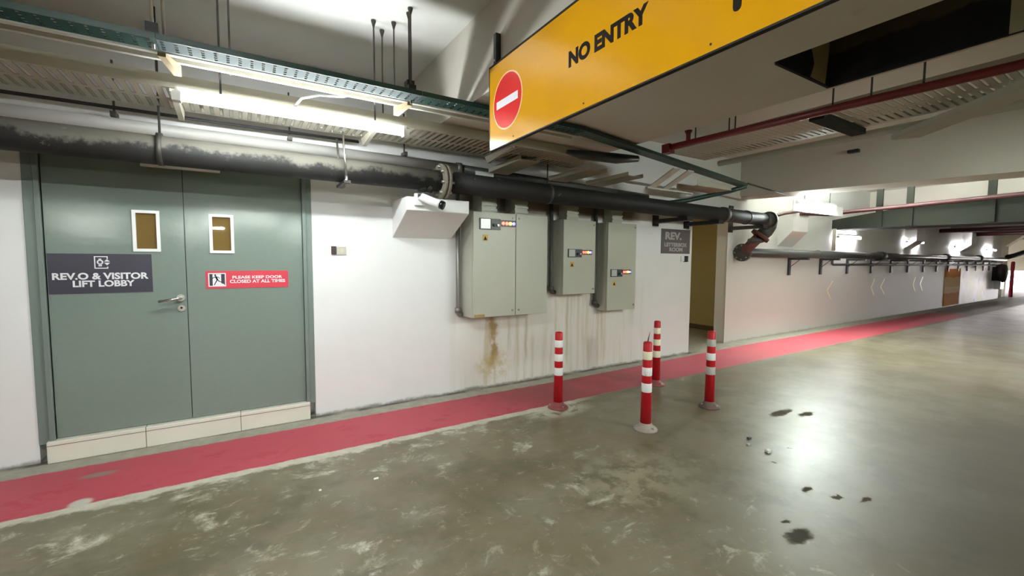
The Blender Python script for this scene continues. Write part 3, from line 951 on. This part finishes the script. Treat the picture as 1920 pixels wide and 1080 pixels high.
e.path([(6.94, PY, zp(6.9)), (7.10, PY, zp(7)), (7.20, PY+.02, zp(7)-.02), (7.24, PY+.05, zp(7)-.09), (7.22, PY+.09, zp(7)-.17), (7.16, PY+.14, zp(7)-.24)], .104, 22)
e.build('pipe_elbow', MT['conc'], t)
MB().disc((7.10, PY, zp(7)), .135, .03, 'x', 28).build('elbow_flange', MT['conc'], t)
MB().path([(7.17, PY+.135, 1.84), (7.15, PY+.16, 1.80)], .15, 20).build('elbow_flange', MT['rag'], t)
e = MB()
e.path([(7.15, PY+.16, 1.80), (7.14, PY+.24, 1.72), (7.17, PY+.34, 1.64), (7.26, PY+.42, 1.585)], .082, 18)
e.build('offset_pipe', MT['rag'], t)
MB().lathe((7.13, PY+.20, 1.745), [(.03, -.05), (.115, -.03), (.125, .0), (.115, .03), (.03, .05)], 16).build('clamp_ring', MT['conc'], t)
# short branch under the pipe by the corbel
MB().path([(1.40, PY, 2.10), (1.40, PY, 2.02)], .055, 16).build('branch_stub', MT['pipe'], t)
MB().path([(1.43, PY-.09, 2.04), (1.43, PY-.02, 2.025), (1.47, PY+.0, 2.022)], .016, 8).build('branch_cable', MT['black'], t)
# cradles under the pipe near the doorway
for x0, x1 in ((4.90, 5.02), (5.58, 5.70), (6.70, 6.82)):
    z = zp(x0)-.101
    k = thing('pipe_cradle', (x0, 0, z), {4.90: 'black steel arm under the pipe left of the open doorway', 5.58: 'black steel arm under the pipe across the open doorway', 6.70: 'black steel arm under the pipe right of the doorway'}[x0], 'bracket', 'steel arms under the upper pipe')
    MB().box(x0, x1, -.56, -.001, z-.05, z).build('cradle_arm', MT['black'], k)
    MB().box(x0, x1, -.012, -.001, z-.09, z+(.06 if x0 < 6 else .34)).build('cradle_plate', MT['black'], k)

# pipe hanger at the near side
t = thing('pipe_hanger', (.715, PY, 2.0), 'bright steel rod clamp holding the black pipe near the door frame', 'pipe hanger')
for yy in (PY-.125, PY+.125):
    MB().path([(.70, yy, 2.40), (.72, yy, 2.03)], .008, 8).build('hanger_rod', MT['steel'], t)
MB().box(.695, .745, PY-.16, PY+.16, 2.004, 2.026).build('hanger_channel', MT['black'], t)
MB().path([(.72, PY-.125, 2.065), (.72, PY-.125, 1.985)], .012, 8).build('hanger_nut', MT['steel'], t)
for k, (px, pz) in enumerate(((-.45, 0), (2.75, 0))):
    z = zp(px)
    t = thing('pipe_hanger', (px, PY, z-.11), ('thin steel strap round the dusty black pipe above the left door leaf', 'dark steel strap round the pipe above the right door of the wide cabinet')[k], 'pipe hanger')
    MB().disc((px, PY, z), .1065, .03, 'x', 24).build('hanger_strap', MT['darksteel'], t)
    MB().path([(px+.015, PY, z+.10), (px+.015, PY, 2.5 if k else 3.05)], .007, 8).build('hanger_rod', MT['darksteel'], t)

# ================================================================== LOWER PIPE ALONG THE FAR WALL
LY, LZ = .06, 1.556
t = thing('wall_pipe', (16, LY, LZ), 'grey black pipe on brackets along the far white wall', 'pipe')
MB().path([(7.25, LY, LZ), (16, LY, LZ-.01), (25.0, LY, LZ-.035)], .076, 18).build('pipe_length', plain('grey_black_pipe', (.055, .058, .055), .35, var=.3, scale=4), t)
fl = MB()
fl.disc((7.20, LY-.01, LZ), .15, .025, 'x', 28).disc((7.235, LY-.01, LZ), .15, .02, 'x', 28)
fl.build('end_flange', MT['conc'], t)
for k in range(8):
    a_ = 2*PI*k/8
    MB().disc((7.20, LY-.01+.12*math.cos(a_), LZ+.12*math.sin(a_)), .014, -.015, 'x', 8).build('flange_bolt', MT['dull'], t)
for x in (13.1, 18.0, 21.5):
    MB().lathe((x, LY, LZ-.005), [(.07, -.16), (.10, -.13), (.105, 0), (.10, .13), (.07, .16)], 16, 'x').build('pipe_sleeve', MT['conc'], t)
MB().disc((9.9, LY, LZ), .082, .05, 'x', 18).build('pipe_coupling', MT['conc'], t)

BX = (9.07, 10.36, 11.63, 12.95, 14.17, 15.35, 16.55, 17.68, 18.78, 19.80, 20.79, 21.78, 22.72, 23.50)
names = ('first', 'second', 'third', 'fourth', 'fifth', 'sixth', 'seventh', 'eighth', 'ninth', 'tenth', 'eleventh', 'twelfth', 'thirteenth', 'last')
proto = None
for i, x in enumerate(BX):
    lab = f'{names[i]} black wall bracket under the grey pipe, counted from the corbel'
    if proto is None:
        t = thing('pipe_bracket', (x, .2, 1.14), lab, 'bracket', 'black brackets under the wall pipe')
        MB().box(x-.035, x+.035, .165, .199, 1.14, 1.478).build('bracket_upright', MT['black'], t)
        MB().box(x-.035, x+.035, -.16, .165, 1.438, 1.477).build('bracket_arm', MT['black'], t)
        MB().path([(x, .165, 1.30), (x, .0, 1.44)], .006, 6).build('bracket_brace', MT['black'], t)
        proto = t
    else:
        t = dup(proto)
        t.location = (x, .2, 1.14-.0022*(x-9))
        t['label'] = lab
t = thing('wall_conduit', (11.0, .11, 1.36), 'thin dark pipe along the brackets on the far wall', 'conduit')
MB().path([(10.75, .13, 1.47), (10.75, .13, 1.37), (10.80, .13, 1.345), (14, .13, 1.34), (24.2, .13, 1.31)], .026, 8).build('conduit_pipe', MT['conc'], t)

# ================================================================== CABLE SERVICES OVER THE WALKWAY
# white pipe above the black one
t = thing('white_pipe', (.3, -.15, 2.28), 'white plastic pipe tight above the black pipe', 'pipe')
MB().path([(-6.9, -.15, 2.325), (1.86, -.15, 2.32)], .046, 16).build('pipe_length', MT['pvc'], t)
MB().disc((1.84, -.15, 2.32), .056, .05, 'x', 16).build('end_coupling', MT['dull'], t)
MB().path([(1.89, -.15, 2.318), (4.6, -.15, 2.25)], .043, 14).build('dark_pipe_length', MT['conc'], t)
lb = MB().box(2.03, 2.24, -.1975, -.194, 2.262, 2.305).build('pipe_label', MT['whiteplastic'], t)
lb['label'] = 'small white label on the pipe'
for x in (-.72, .35, 1.30):
    MB().box(x, x+.03, -.2, -.10, 2.365, 2.40).box(x+.008, x+.02, -.155, -.143, 2.40, 2.75).build('pipe_clip', MT['darksteel'], t)
# thin cable pair
t = tag(MB().path([(-6.9, -.19, 2.44), (-.5, -.19, 2.42), (.9, -.19, 2.425)], .008, 6).path([(-6.9, -.17, 2.455), (-.3, -.17, 2.435), (.9, -.17, 2.44)], .006, 6).build('cable', MT['black']), 'thin dark cable pair along the wall above the white pipe', 'cable')
recentre(t, (-.5, -.19, 2.42))

# cream slotted cable tray
CT0, CT1, CTZ = -.86, -.38, 2.42
t = thing('cable_tray', (0, -.62, CTZ), 'cream slotted cable tray beside the lit tube', 'cable tray')
MB().box(-6.9, 3.1, CT0, CT1, CTZ, CTZ+.003).build('tray_bed', MT['creamtray'], t)
MB().box(-6.9, 3.1, CT0-.003, CT0, CTZ, CTZ+.075).box(-6.9, 3.1, CT1, CT1+.003, CTZ, CTZ+.075).build('tray_sides', MT['creamsolid'], t)
for x in (-.33, .88, 2.05):
    MB().prism([(x, CT0, CTZ-.004), (x, CT1+.02, CTZ-.004), (x, CT1+.02, CTZ-.012), (x, CT1-.03, CTZ-.075), (x, CT0, CTZ-.022)], (.03, 0, 0)).build('tray_bracket', MT['creamsolid'], t)
for x in (.55, .64, .70, .80, .86):
    MB().lathe((x, CT1-.05-.05*((x*10) % 2), CTZ-.002), [(.010, 0), (.010, -.007), (.004, -.010)], 8).build('tray_bolt', MT['steel'], t)
# droppers from the tray to the wall
for xa, xb, wd, lab in ((2.30, 2.16, .22, 'nearest cream tray dropper slanting down to the wall pipes'), (3.18, 2.92, .24, 'middle cream tray dropper slanting down to the wall'), (3.75, 3.46, .24, 'cream tray dropper slanting to the wall beside the vee struts')):
    k = thing('tray_dropper', (xa, -.38, 2.40), lab, 'cable tray', 'cream tray droppers')
    MB().hexa([(xa, -.62, 2.372), (xa+wd, -.62, 2.372), (xb+wd, -.24, 2.292), (xb, -.24, 2.292), (xa, -.62, 2.379), (xa+wd, -.62, 2.379), (xb+wd, -.24, 2.299), (xb, -.24, 2.299)]).build('dropper_bed', MT['creamsolid'], k)
    for s_ in (0, wd):
        MB().hexa([(xa+s_-.004, -.62, 2.372), (xa+s_+.004, -.62, 2.372), (xb+s_+.004, -.24, 2.292), (xb+s_-.004, -.24, 2.292), (xa+s_-.004, -.62, 2.415), (xa+s_+.004, -.62, 2.415), (xb+s_+.004, -.24, 2.335), (xb+s_-.004, -.24, 2.335)]).build('dropper_side', MT['creamsolid'], k)
# second length of cream tray further on
t = thing('cable_tray', (4.6, -.6, 2.36), 'far cream cable tray running on beneath the dark green tray', 'cable tray')
MB().box(4.75, 5.45, -.80, -.50, 2.33, 2.335).build('tray_bed', MT['creamsolid'], t)
MB().box(4.75, 5.45, -.803, -.80, 2.33, 2.40).box(4.75, 5.45, -.50, -.497, 2.33, 2.40).build('tray_sides', MT['creamsolid'], t)
t = thing('vee_struts', (4.1, -.62, 2.30), 'pair of pale flat struts under the dark green tray', 'strut')
for x in (4.02, 4.26):
    MB().hexa([(x, -1.02, 2.415), (x+.11, -1.02, 2.415), (x+.17, -.62, 2.27), (x+.06, -.62, 2.27), (x, -1.02, 2.425), (x+.11, -1.02, 2.425), (x+.17, -.62, 2.28), (x+.06, -.62, 2.28)]).build('flat_strut', MT['whitechannel'], t)
MB().box(4.05, 4.9, -.64, -.60, 2.255, 2.275).build('strut_rail', MT['whitechannel'], t)

# dark green perforated tray
GY0, GY1, GZ = -1.425, -1.295, 2.462
t = thing('green_cable_tray', (1.0, -1.36, GZ), 'dark green perforated tray, one length coloured as lit by the tube', 'cable tray')
for x0, x1, mt in ((-6.9, -.32, 'greentray'), (-.318, 1.02, 'greentray_lit'), (1.022, 2.4, 'greentray')):
    p = MB().box(x0, x1, GY0, GY1, GZ, GZ+.002).build('tray_bed', MT[mt], t)
    if mt == 'greentray_lit':
        p['label'] = 'green perforated tray bed in its lit colour'
    MB().box(x0, x1, GY0-.003, GY0, GZ, GZ+.03).box(x0, x1, GY1, GY1+.003, GZ, GZ+.03).build('tray_sides', MT['green'], t)
q = [(2.4, -1.36), (5.75, -.78)]
dx, dy = q[1][0]-q[0][0], q[1][1]-q[0][1]
L = math.hypot(dx, dy)
nx, ny = -dy/L*.06, dx/L*.06
zz0, zz1 = GZ, 2.415
MB().hexa([(q[0][0]-nx, q[0][1]-ny, zz0), (q[1][0]-nx, q[1][1]-ny, zz1), (q[1][0]+nx, q[1][1]+ny, zz1), (q[0][0]+nx, q[0][1]+ny, zz0),
           (q[0][0]-nx, q[0][1]-ny, zz0+.03), (q[1][0]-nx, q[1][1]-ny, zz1+.03), (q[1][0]+nx, q[1][1]+ny, zz1+.03), (q[0][0]+nx, q[0][1]+ny, zz0+.03)]).build('tray_diagonal', MT['green'], t)
t = thing('green_conduit', (5.6, -.5, 2.3), 'dark green conduit bent back from the end of the green tray', 'conduit')
MB().path([(5.80, -.80, 2.42), (5.72, -.62, 2.37), (5.3, -.26, 2.25), (5.05, -.14, 2.21), (5.0, -.08, 2.19), (5.2, -.05, 2.18), (6.4, -.05, 2.17), (7.0, -.1, 2.2)], .032, 10).build('conduit_pipe', MT['green'], t)
t = tag(recentre(MB().path([(2.55, -1.0, 2.40), (2.7, -1.04, 2.385), (3.05, -1.12, 2.38), (3.30, -1.16, 2.40)], [.02, .045, .05, .03], 10).build('cable_bundle', MT['black']), (2.9, -1.1, 2.38)), 'thick black cable bundle lying under the green tray', 'cable')
t = tag(recentre(MB().path([(7.0, -.74, 2.40), (6.4, -.77, 2.43), (5.85, -.79, 2.46)], .012, 6).build('cable', MT['darksteel']), (6.4, -.77, 2.43)), 'thin cable stretched from the green tray to the far beam', 'cable')

# white double channel between tray and tube
t = thing('lighting_channel', (1.0, -1.16, 2.49), 'white double ridged lighting channel between green tray and tube', 'lighting channel')
MB().box(-6.9, 2.5, -1.215, -1.105, 2.505, 2.512).build('channel_web', MT['creamsolid'], t)
MB().box(-6.9, 2.5, -1.222, -1.192, 2.478, 2.505).build('channel_ridge', MT['whitechannel'], t)
MB().box(-6.9, 2.5, -1.128, -1.102, 2.478, 2.505).build('channel_ridge', MT['whitechannel'], t)
for x, lab in ((-.335, 'pale timber scrap wedged in the channel at the left end of the tube'), (.985, 'pale timber scrap wedged in the channel at the right end of the tube')):
    s_ = -1 if x < 0 else 1
    k = MB().hexa([(x, -1.235, 2.455), (x+.035, -1.235, 2.455), (x+.035-s_*.05, -1.085, 2.418), (x-s_*.05, -1.085, 2.418),
                   (x, -1.235, 2.476), (x+.035, -1.235, 2.476), (x+.035-s_*.05, -1.085, 2.476), (x-s_*.05, -1.085, 2.476)]).build('timber_scrap', MT['timber'])
    tag(recentre(k, (x, -1.16, 2.46)), lab, 'timber', 'timber scraps in the channel')


# ================================================================== TUBE LIGHTS
def tube_light(x0, x1, y, z, mat, label, zceil=None, group=None, hood=False, turn=False, plate=False, body=(-.019, .019, .036, .066)):
    t = thing('tube_light', ((x0+x1)/2, y, z), label, 'tube light', group)
    MB().box(x0-.02, x1+.02, y+body[0], y+body[1], z+body[2], z+body[3]).build('light_body', MT['whiteplastic'], t, bevel=.004)
    MB().path([(x0+.01, y, z), (x1-.01, y, z)], .019, 14).build('lit_tube', MT[mat], t)
    MB().box(x0-.03, x0+.012, y-.022, y+.03, z-.024, z+.03).build('end_cap', MT['whiteplastic'], t)
    MB().box(x1-.012, x1+.03, y-.022, y+.03, z-.024, z+.03).build('end_cap', MT['whiteplastic'], t)
    if hood is True:  # hood added to cut the light off the ceiling and upper wall
        MB().prism([(x0, y-.14, z-.036), (x0, y-.05, z+.075), (x0, y+.05, z+.075), (x0, y+.14, z-.036), (x0, y+.136, z-.036), (x0, y+.048, z+.0715), (x0, y-.048, z+.0715), (x0, y-.136, z-.036)], (x1-x0, 0, 0)).build('added_light_hood', MT['whiteplastic'], t)
    if hood == 'up':  # trough added so the tube lights upward only
        MB().prism([(x0, y-.14, z-.012), (x0, y-.05, z-.06), (x0, y+.05, z-.06), (x0, y+.14, z-.012), (x0, y+.136, z-.012), (x0, y+.048, z-.0565), (x0, y-.048, z-.0565), (x0, y-.136, z-.012)], (x1-x0, 0, 0)).build('added_light_trough', MT['whiteplastic'], t)
    if hood == 'flat':  # shallow hood added to stop light going up to the slab
        MB().prism([(x0, y-.14, z+.02), (x0, y-.06, z+.075), (x0, y+.06, z+.075), (x0, y+.14, z+.02), (x0, y+.136, z+.02), (x0, y+.058, z+.0715), (x0, y-.058, z+.0715), (x0, y-.136, z+.02)], (x1-x0, 0, 0)).build('added_light_hood', MT['whiteplastic'], t)
    if plate:  # shield added to keep this tube's light off the wall
        MB().box(x0-.1, x1+.4, y+.032, y+.04, z-.13, z+.035).build('added_wall_shield', MT['whiteplastic'], t)
    if turn:
        t.rotation_euler.z = PI/2
    if zceil:
        for x in (x0+.2, x1-.2):
            MB().path([(x, y+body[1]-.012, z+.045), (x, y+body[1]-.012, zceil)], .006, 6).build('suspension_rod', MT['darksteel'], t)
    return t


tl = tube_light(-.275, 1.04, -1.0, 2.33, 'tube', 'brightly lit fluorescent tube under the cream cable tray', 3.05, body=(.004, .054, .030, .060))
tag(recentre(MB().path([(.32, -.965, 2.392), (.36, -1.02, 2.44), (.46, -1.04, 2.475), (.60, -1.06, 2.485), (.66, -1.1, 2.50)], .007, 6).build('lamp_flex', MT['whiteplastic']), (.46, -1.04, 2.47)), 'short white flex looping up from the lit tube', 'cable')
FT = ((7.75, 9.05, -.55, 2.37, 'far lit tube just behind the second ceiling beam', 3.05),
      (10.9, 12.0, .1, 1.94, 'nearest of four lit tubes over the bracketed pipe', None),
      (14.9, 16.1, .1, 1.94, 'second of four lit tubes over the bracketed pipe', None),
      (18.95, 20.25, .1, 1.89, 'third of four lit tubes over the bracketed pipe', None),
      (22.6, 23.8, .1, 1.85, 'farthest of four lit tubes over the bracketed pipe', None))
for x0, x1, y, z, lab, zc in FT:
    tube_light(x0, x1, y, z, 'tubestrong' if zc else 'tubefar', lab, zc, 'lit tubes in the far bays', plate=bool(zc))
tube_light(-1.2, .15, -3.5, 2.90, 'tubelane', 'lit tube with an added light hood over the driving lane before the yellow sign', 3.05, 'tubes over the driving lane', hood=True)
tube_light(4.2, 5.55, -5.45, 2.42, 'tubelanefill', 'added unseen fill tube at the lane edge beyond the yellow sign', 3.05, 'tubes over the driving lane', hood='flat')  # fill lamp, added out of view
for yc in (-1.15,):
    tube_light(8.3, 9.65, yc, 2.74, 'tubebayfill', 'added hidden uplight tube behind the grey beam', 3.05, None, hood='up', turn=True, body=(-.02, .02, -.055, -.03))  # added out of sight to brighten the ceiling of the far bay

for x0, y in ((-4.6, -7.5), (-.6, -7.5), (4.3, -7.5), (9.2, -7.5), (-4.5, -13.6), (-1.8, -13.6), (1.35, -13.6), (5.3, -13.6), (9.2, -13.6)):  # nearer row is added ambient fill, out of view
    tube_light(x0, x0+1.35, y, 2.4, 'tuberow', 'lit tube over the parking bays behind the viewer, nearer row added as fill', 2.5 if 1.3 < x0 < 2 else 3.05, 'tubes over the parking bays')

# room lamp in the letterbox room
t = tube_light(5.0, 5.6, 1.5, 2.40, 'tuberoom', 'tube inside the letterbox room ceiling', 2.5)

# ================================================================== HANGER RODS
RODS = ((.82, -1.03, 2.52, 'thin dark hanger rod, leftmost of the cluster over the tube'),
        (.905, -.93, 2.50, 'thin dark hanger rod in the middle of the cluster over the tube'),
        (.945, -1.08, 2.52, 'thin dark hanger rod right of the cluster middle'),
        (.985, -1.31, 2.47, 'thick dark hanger rod gripping the green tray right end'),
        (.995, -1.25, 2.52, 'slim rod close beside the thick rod at the green tray'),
        (-.335, -1.36, 2.47, 'bright steel hanger rod holding the green tray left end'),
        (-.30, -1.28, 2.52, 'slim dark rod right beside the bright steel rod'),
        (-.02, -1.05, 2.52, 'lone thin rod over the left half of the tube'))
for x, y, z0, lab in RODS:
    t = thing('hanger_rod', (x, y, z0), lab, 'hanger rod', 'hanger rods over the walkway')
    rr = .007 if 'thick' in lab or 'bright' in lab else .0055
    MB().path([(x, y, z0-.03), (x, y, 3.049)], rr, 8).build('rod', MT['steel' if 'bright' in lab else 'darksteel'], t)
    MB().lathe((x, y, 3.0), [(.006, 0), (.010, .02), (.017, .042), (.017, .049)], 12).build('ceiling_anchor', MT['darksteel'], t)
    if 'green' in lab:
        MB().box(x-.025, x+.025, y-.03, y+.03, z0+.036, z0+.085).build('rod_clamp', MT['black'], t)

# ================================================================== RIGHT HAND CEILING
# red sprinkler pipes across the lane
t = thing('sprinkler_pipe', (3.42, -2.5, 2.45), 'near dark red pipe crossing just behind the wide beam', 'pipe')
MB().path([(3.37, -1.42, 2.452), (3.44, -2.74, 2.45), (3.50, -3.6, 2.452), (3.56, -5.7, 2.455)], .028, 12).build('pipe_length', MT['redpipe'], t)
MB().path([(3.385, -1.66, 2.45), (3.385, -1.66, 2.53), (3.385, -1.66, 2.56)], [.02, .02, .035], 10).build('sprinkler_head', MT['redpipe'], t)
MB().box(3.33, 3.41, -1.50, -1.42, 2.40, 2.48).build('end_tee', MT['redpipe'], t)
for y in (-1.72, -2.02, -2.07, -2.74, -2.95, -3.20):
    x = 3.40+.05*(-y-1.7)
    k = thing('pipe_rod', (x, y, 2.47), 'thin rod between ceiling and the near dark red pipe', 'hanger rod', 'rods over the near red pipe')
    MB().path([(x, y, 2.476), (x, y, 3.049)], .006, 8).build('rod', MT['darksteel'], k)
    MB().disc((x, y, 3.035), .018, .014, 'z', 10).build('rod_anchor', MT['darksteel'], k)
t = thing('sprinkler_pipe', (9.0, -2.5, 2.42), 'far dark red pipe crossing the lane beyond the grey beam', 'pipe')
MB().path([(8.85, -.08, 2.30), (9.75, -.16, 2.33), (9.85, -.5, 2.36), (9.75, -2.74, 2.42), (9.16, -5.7, 2.40)], .036, 12).build('pipe_length', MT['farred'], t)
MB().lathe((7.4, -.2, 2.12), [(.03, -.06), (.05, -.03), (.03, .0), (.045, .05), (.02, .09)], 10).build('valve_head', MT['rag'], t)
MB().path([(7.4, -.2, 2.12), (8.2, -.12, 2.26), (8.72, -.12, 2.33)], .03, 10).build('branch_length', MT['farred'], t)
for x, z, lab in ((14.6, 2.34, 'dark red pipe crossing between the fourth and fifth beam'), (17.4, 2.32, 'dark red pipe crossing farther down the ceiling'), (20.4, 2.32, 'farthest dark red pipe crossing the ceiling')):
    t = thing('sprinkler_pipe', (x, -2, z), lab, 'pipe')
    MB().path([(x, .1, z), (x, -5.7, z)], .06, 10).build('pipe_length', MT['farred'], t)

# cross tray with slots, between the beams
t = thing('cross_cable_tray', (3.98, -3, 2.5), 'cream slotted tray crossing the lane behind the red pipe', 'cable tray')
MB().box(3.66, 4.30, -5.7, -1.2, 2.50, 2.504).build('tray_bed', MT['crosstray'], t)
MB().box(3.657, 3.66, -5.7, -1.2, 2.50, 2.56).box(4.30, 4.303, -5.7, -1.2, 2.50, 2.56).build('tray_sides', MT['creamsolid'], t)
for y in (-2.62, -5.0):
    MB().box(3.62, 4.34, y, y+.10, 2.455, 2.498).build('tray_bearer', MT['duct'], t)
cp = thing('ceiling_conduit', (4.5, -2.5, 2.45), 'grey conduit running beside the slotted cross tray', 'conduit')
MB().path([(4.40, -1.3, 2.46), (4.40, -5.7, 2.46)], .03, 10).build('conduit_pipe', MT['strut'], cp)
t = tag(recentre(MB().hexa([(4.36, -2.78, 2.372), (4.46, -2.92, 2.372), (3.30, -4.2, 2.372), (3.18, -4.08, 2.372), (4.36, -2.78, 2.414), (4.46, -2.92, 2.414), (3.30, -4.2, 2.414), (3.18, -4.08, 2.414)]).build('diagonal_strut', MT['strut']), (3.8, -3.5, 2.42)), 'grey flat bar set diagonally under the cross tray', 'strut')
t = tag(recentre(MB().box(6.93, 6.999, -1.62, -1.50, 2.86, 2.90).build('beam_plate', MT['black']), (6.96, -1.56, 2.88)), 'tiny dark plate high on the grey beam', 'plate')
# open slot in the wide beam, lined with black felt
t = thing('slot_lining', (2.8, -4, 2.5), 'black felt lining inside the open slot of the wide beam', 'lining')
MB().box(3.10, 3.118, -5.78, -2.862, 2.487, 2.99).build('far_panel', MT['felt'], t)
MB().box(2.505, 3.118, -2.86, -2.843, 2.487, 2.99).build('end_panel', MT['felt'], t)
MB().box(2.505, 3.118, -5.78, -2.86, 2.992, 3.0).build('top_panel', MT['felt'], t)
for k, pl in enumerate(([(2.86, 2.495), (3.04, 2.492), (3.07, 2.70), (3.06, 2.90), (2.93, 2.93), (2.90, 2.80), (2.94, 2.71), (2.86, 2.66), (2.90, 2.58)],
                        [(2.53, 2.60), (2.56, 2.60), (2.64, 2.69), (2.72, 2.71), (2.78, 2.80), (2.74, 2.93), (2.60, 2.93), (2.66, 2.82), (2.60, 2.72)],
                        [(2.53, 2.52), (2.55, 2.52), (2.56, 2.61), (2.53, 2.66)])):
    MB().prism([(a, -2.861, b) for a, b in pl], (0, -.003, 0)).build('torn_tape', MT['tape'], t)
MB().box(3.094, 3.10, -3.645, -3.60, 2.49, 2.99).build('lining_strap', MT['strap'], t)
t = thing('slot_pipe', (2.86, -4, 2.86), 'pale pipe lying up inside the black lined slot', 'pipe')
MB().path([(2.84, -2.87, 2.88), (2.86, -5.7, 2.88)], .05, 12).build('pipe_length', MT['pvc'], t)

# ventilation duct in the far bay
t = thing('ventilation_duct', (10.8, -2, 2.08), 'dull grey green duct crossing beyond the far red pipe', 'duct')
MB().prism([(10.5, .07, 2.078), (10.5, .07, 2.27), (10.5, -1.55, 2.50), (10.5, -5.7, 2.52), (10.5, -5.7, 2.04)], (.7, 0, 0)).build('duct_body', MT['duct'], t)
for y in (-.72, -1.17, -2.2):
    MB().box(10.46, 10.5, y-.05, y+.05, 2.08, 3.049).build('duct_hanger', MT['duct'], t)
MB().path([(10.5, .02, 2.09), (10.5, .02, 1.64)], .035, 8).build('drain_drop', MT['creamsolid'], t)

# ================================================================== FAR WALL MARKINGS
CH = ((10.96, 10.71, 10.91, 'lone pale yellow chevron on the far wall, nearest'), (13.21, 13.03, 13.22, 'left chevron of the middle pale yellow pair'), (13.84, 13.60, 13.87, 'right chevron of the middle pale yellow pair'),
      (16.02, 15.85, 16.05, 'left chevron of the farther pale yellow pair'), (16.60, 16.42, 16.63, 'right chevron of the farther pale yellow pair'))
for a, b, c_, lab in CH:
    wd = .062
    pl = [(a, .1985, .985), (a+wd, .1985, .985), (b+wd, .1985, .78), (c_+wd, .1985, .585), (c_, .1985, .585), (b, .1985, .78)]
    tag(recentre(MB().prism(pl, (0, -.0025, 0)).build('wall_chevron', MT['chevron']), (b, .198, .78)), lab, 'chevron', 'pale yellow chevrons on the far wall')
tag(recentre(MB().box(18.55, 20.1, .185, .199, .03, 1.20).build('wall_panel', MT['orange']), (19.3, .19, .03)), 'orange and cream panel on the far wall past the chevrons', 'panel')
tag(recentre(MB().box(20.15, 23.3, .188, .199, .03, 1.22).build('wall_panel', MT['mural']), (21.7, .19, .03)), 'pale pastel panel on the far wall beyond the orange panel', 'panel')
t = thing('wall_unit', (24.4, .0, .6), 'dark equipment hung at the far end of the wall', 'wall equipment')
MB().lathe((24.4, .02, 1.0), [(.05, -.18), (.32, -.12), (.36, 0), (.32, .12), (.05, .18)], 20, 'y').build('reel', plain('dark_brown_reel', (.03, .018, .014), .5), t)
MB().box(24.05, 24.75, .06, .199, .72, 1.24).build('backing_box', MT['signback'], t)
MB().box(24.2, 24.7, -.02, .15, .40, .72).build('white_tray', MT['whiteplastic'], t)
tag(recentre(MB().lathe((26.75, .12, 0), [(.06, 0), (.06, 1.42), (.03, 1.45)], 16).build('red_pole', MT['polered']), (26.75, .12, 0)), 'slim red pole standing at the far white column', 'pole')
tag(recentre(MB().path([(25.1, .0, 1.62), (25.5, -.1, 1.68), (26.3, -.5, 1.95), (27.6, -1.0, 2.0)], .09, 10).build('bent_pipe', MT['black']), (25.4, -.1, 1.68)), 'black pipe end bending up past the far column', 'pipe')

# ================================================================== LITTER
def scrap(name, x, y, pts, z, mat, lab):
    k = MB().prism([(x+a, y+b, .0005) for a, b in pts], (0, 0, z)).build(name, MT[mat])
    tag(recentre(k, (x, y, 0)), lab, 'litter', 'scraps on the floor')


scrap('paper_scrap', 3.281, -2.509, [(-.02, -.012), (.012, -.018), (.024, .006), (-.004, .02)], .018, 'paper', 'small white scrap with red edge on the floor before the posts')
MB().box(-.02, -.004, -.02, -.008, .001, .014).build('red_edge', MT['signred'], bpy.data.objects['paper_scrap'])
o = bpy.data.objects['red_edge']; o.location = (0, 0, 0)
scrap('grey_pebble', 3.40, -2.30, [(-.015, -.01), (.012, -.012), (.016, .008), (-.01, .012)], .014, 'conc', 'grey pebble behind the white scrap on the floor')
scrap('grey_pebble', 3.28, -2.365, [(-.02, -.008), (.014, -.012), (.012, .01), (-.012, .012)], .010, 'strut', 'pale pebble left of the white scrap on the floor')
scrap('paper_scrap', .368, -1.37, [(-.008, -.006), (.008, -.006), (.006, .008), (-.006, .006)], .006, 'paper', 'tiny white fleck on the floor right of the threshold step')
scrap('paper_scrap', .697, -1.403, [(-.016, -.006), (.014, -.008), (.016, .006), (-.012, .006)], .006, 'paper', 'thin white fleck on the floor before the white wall')
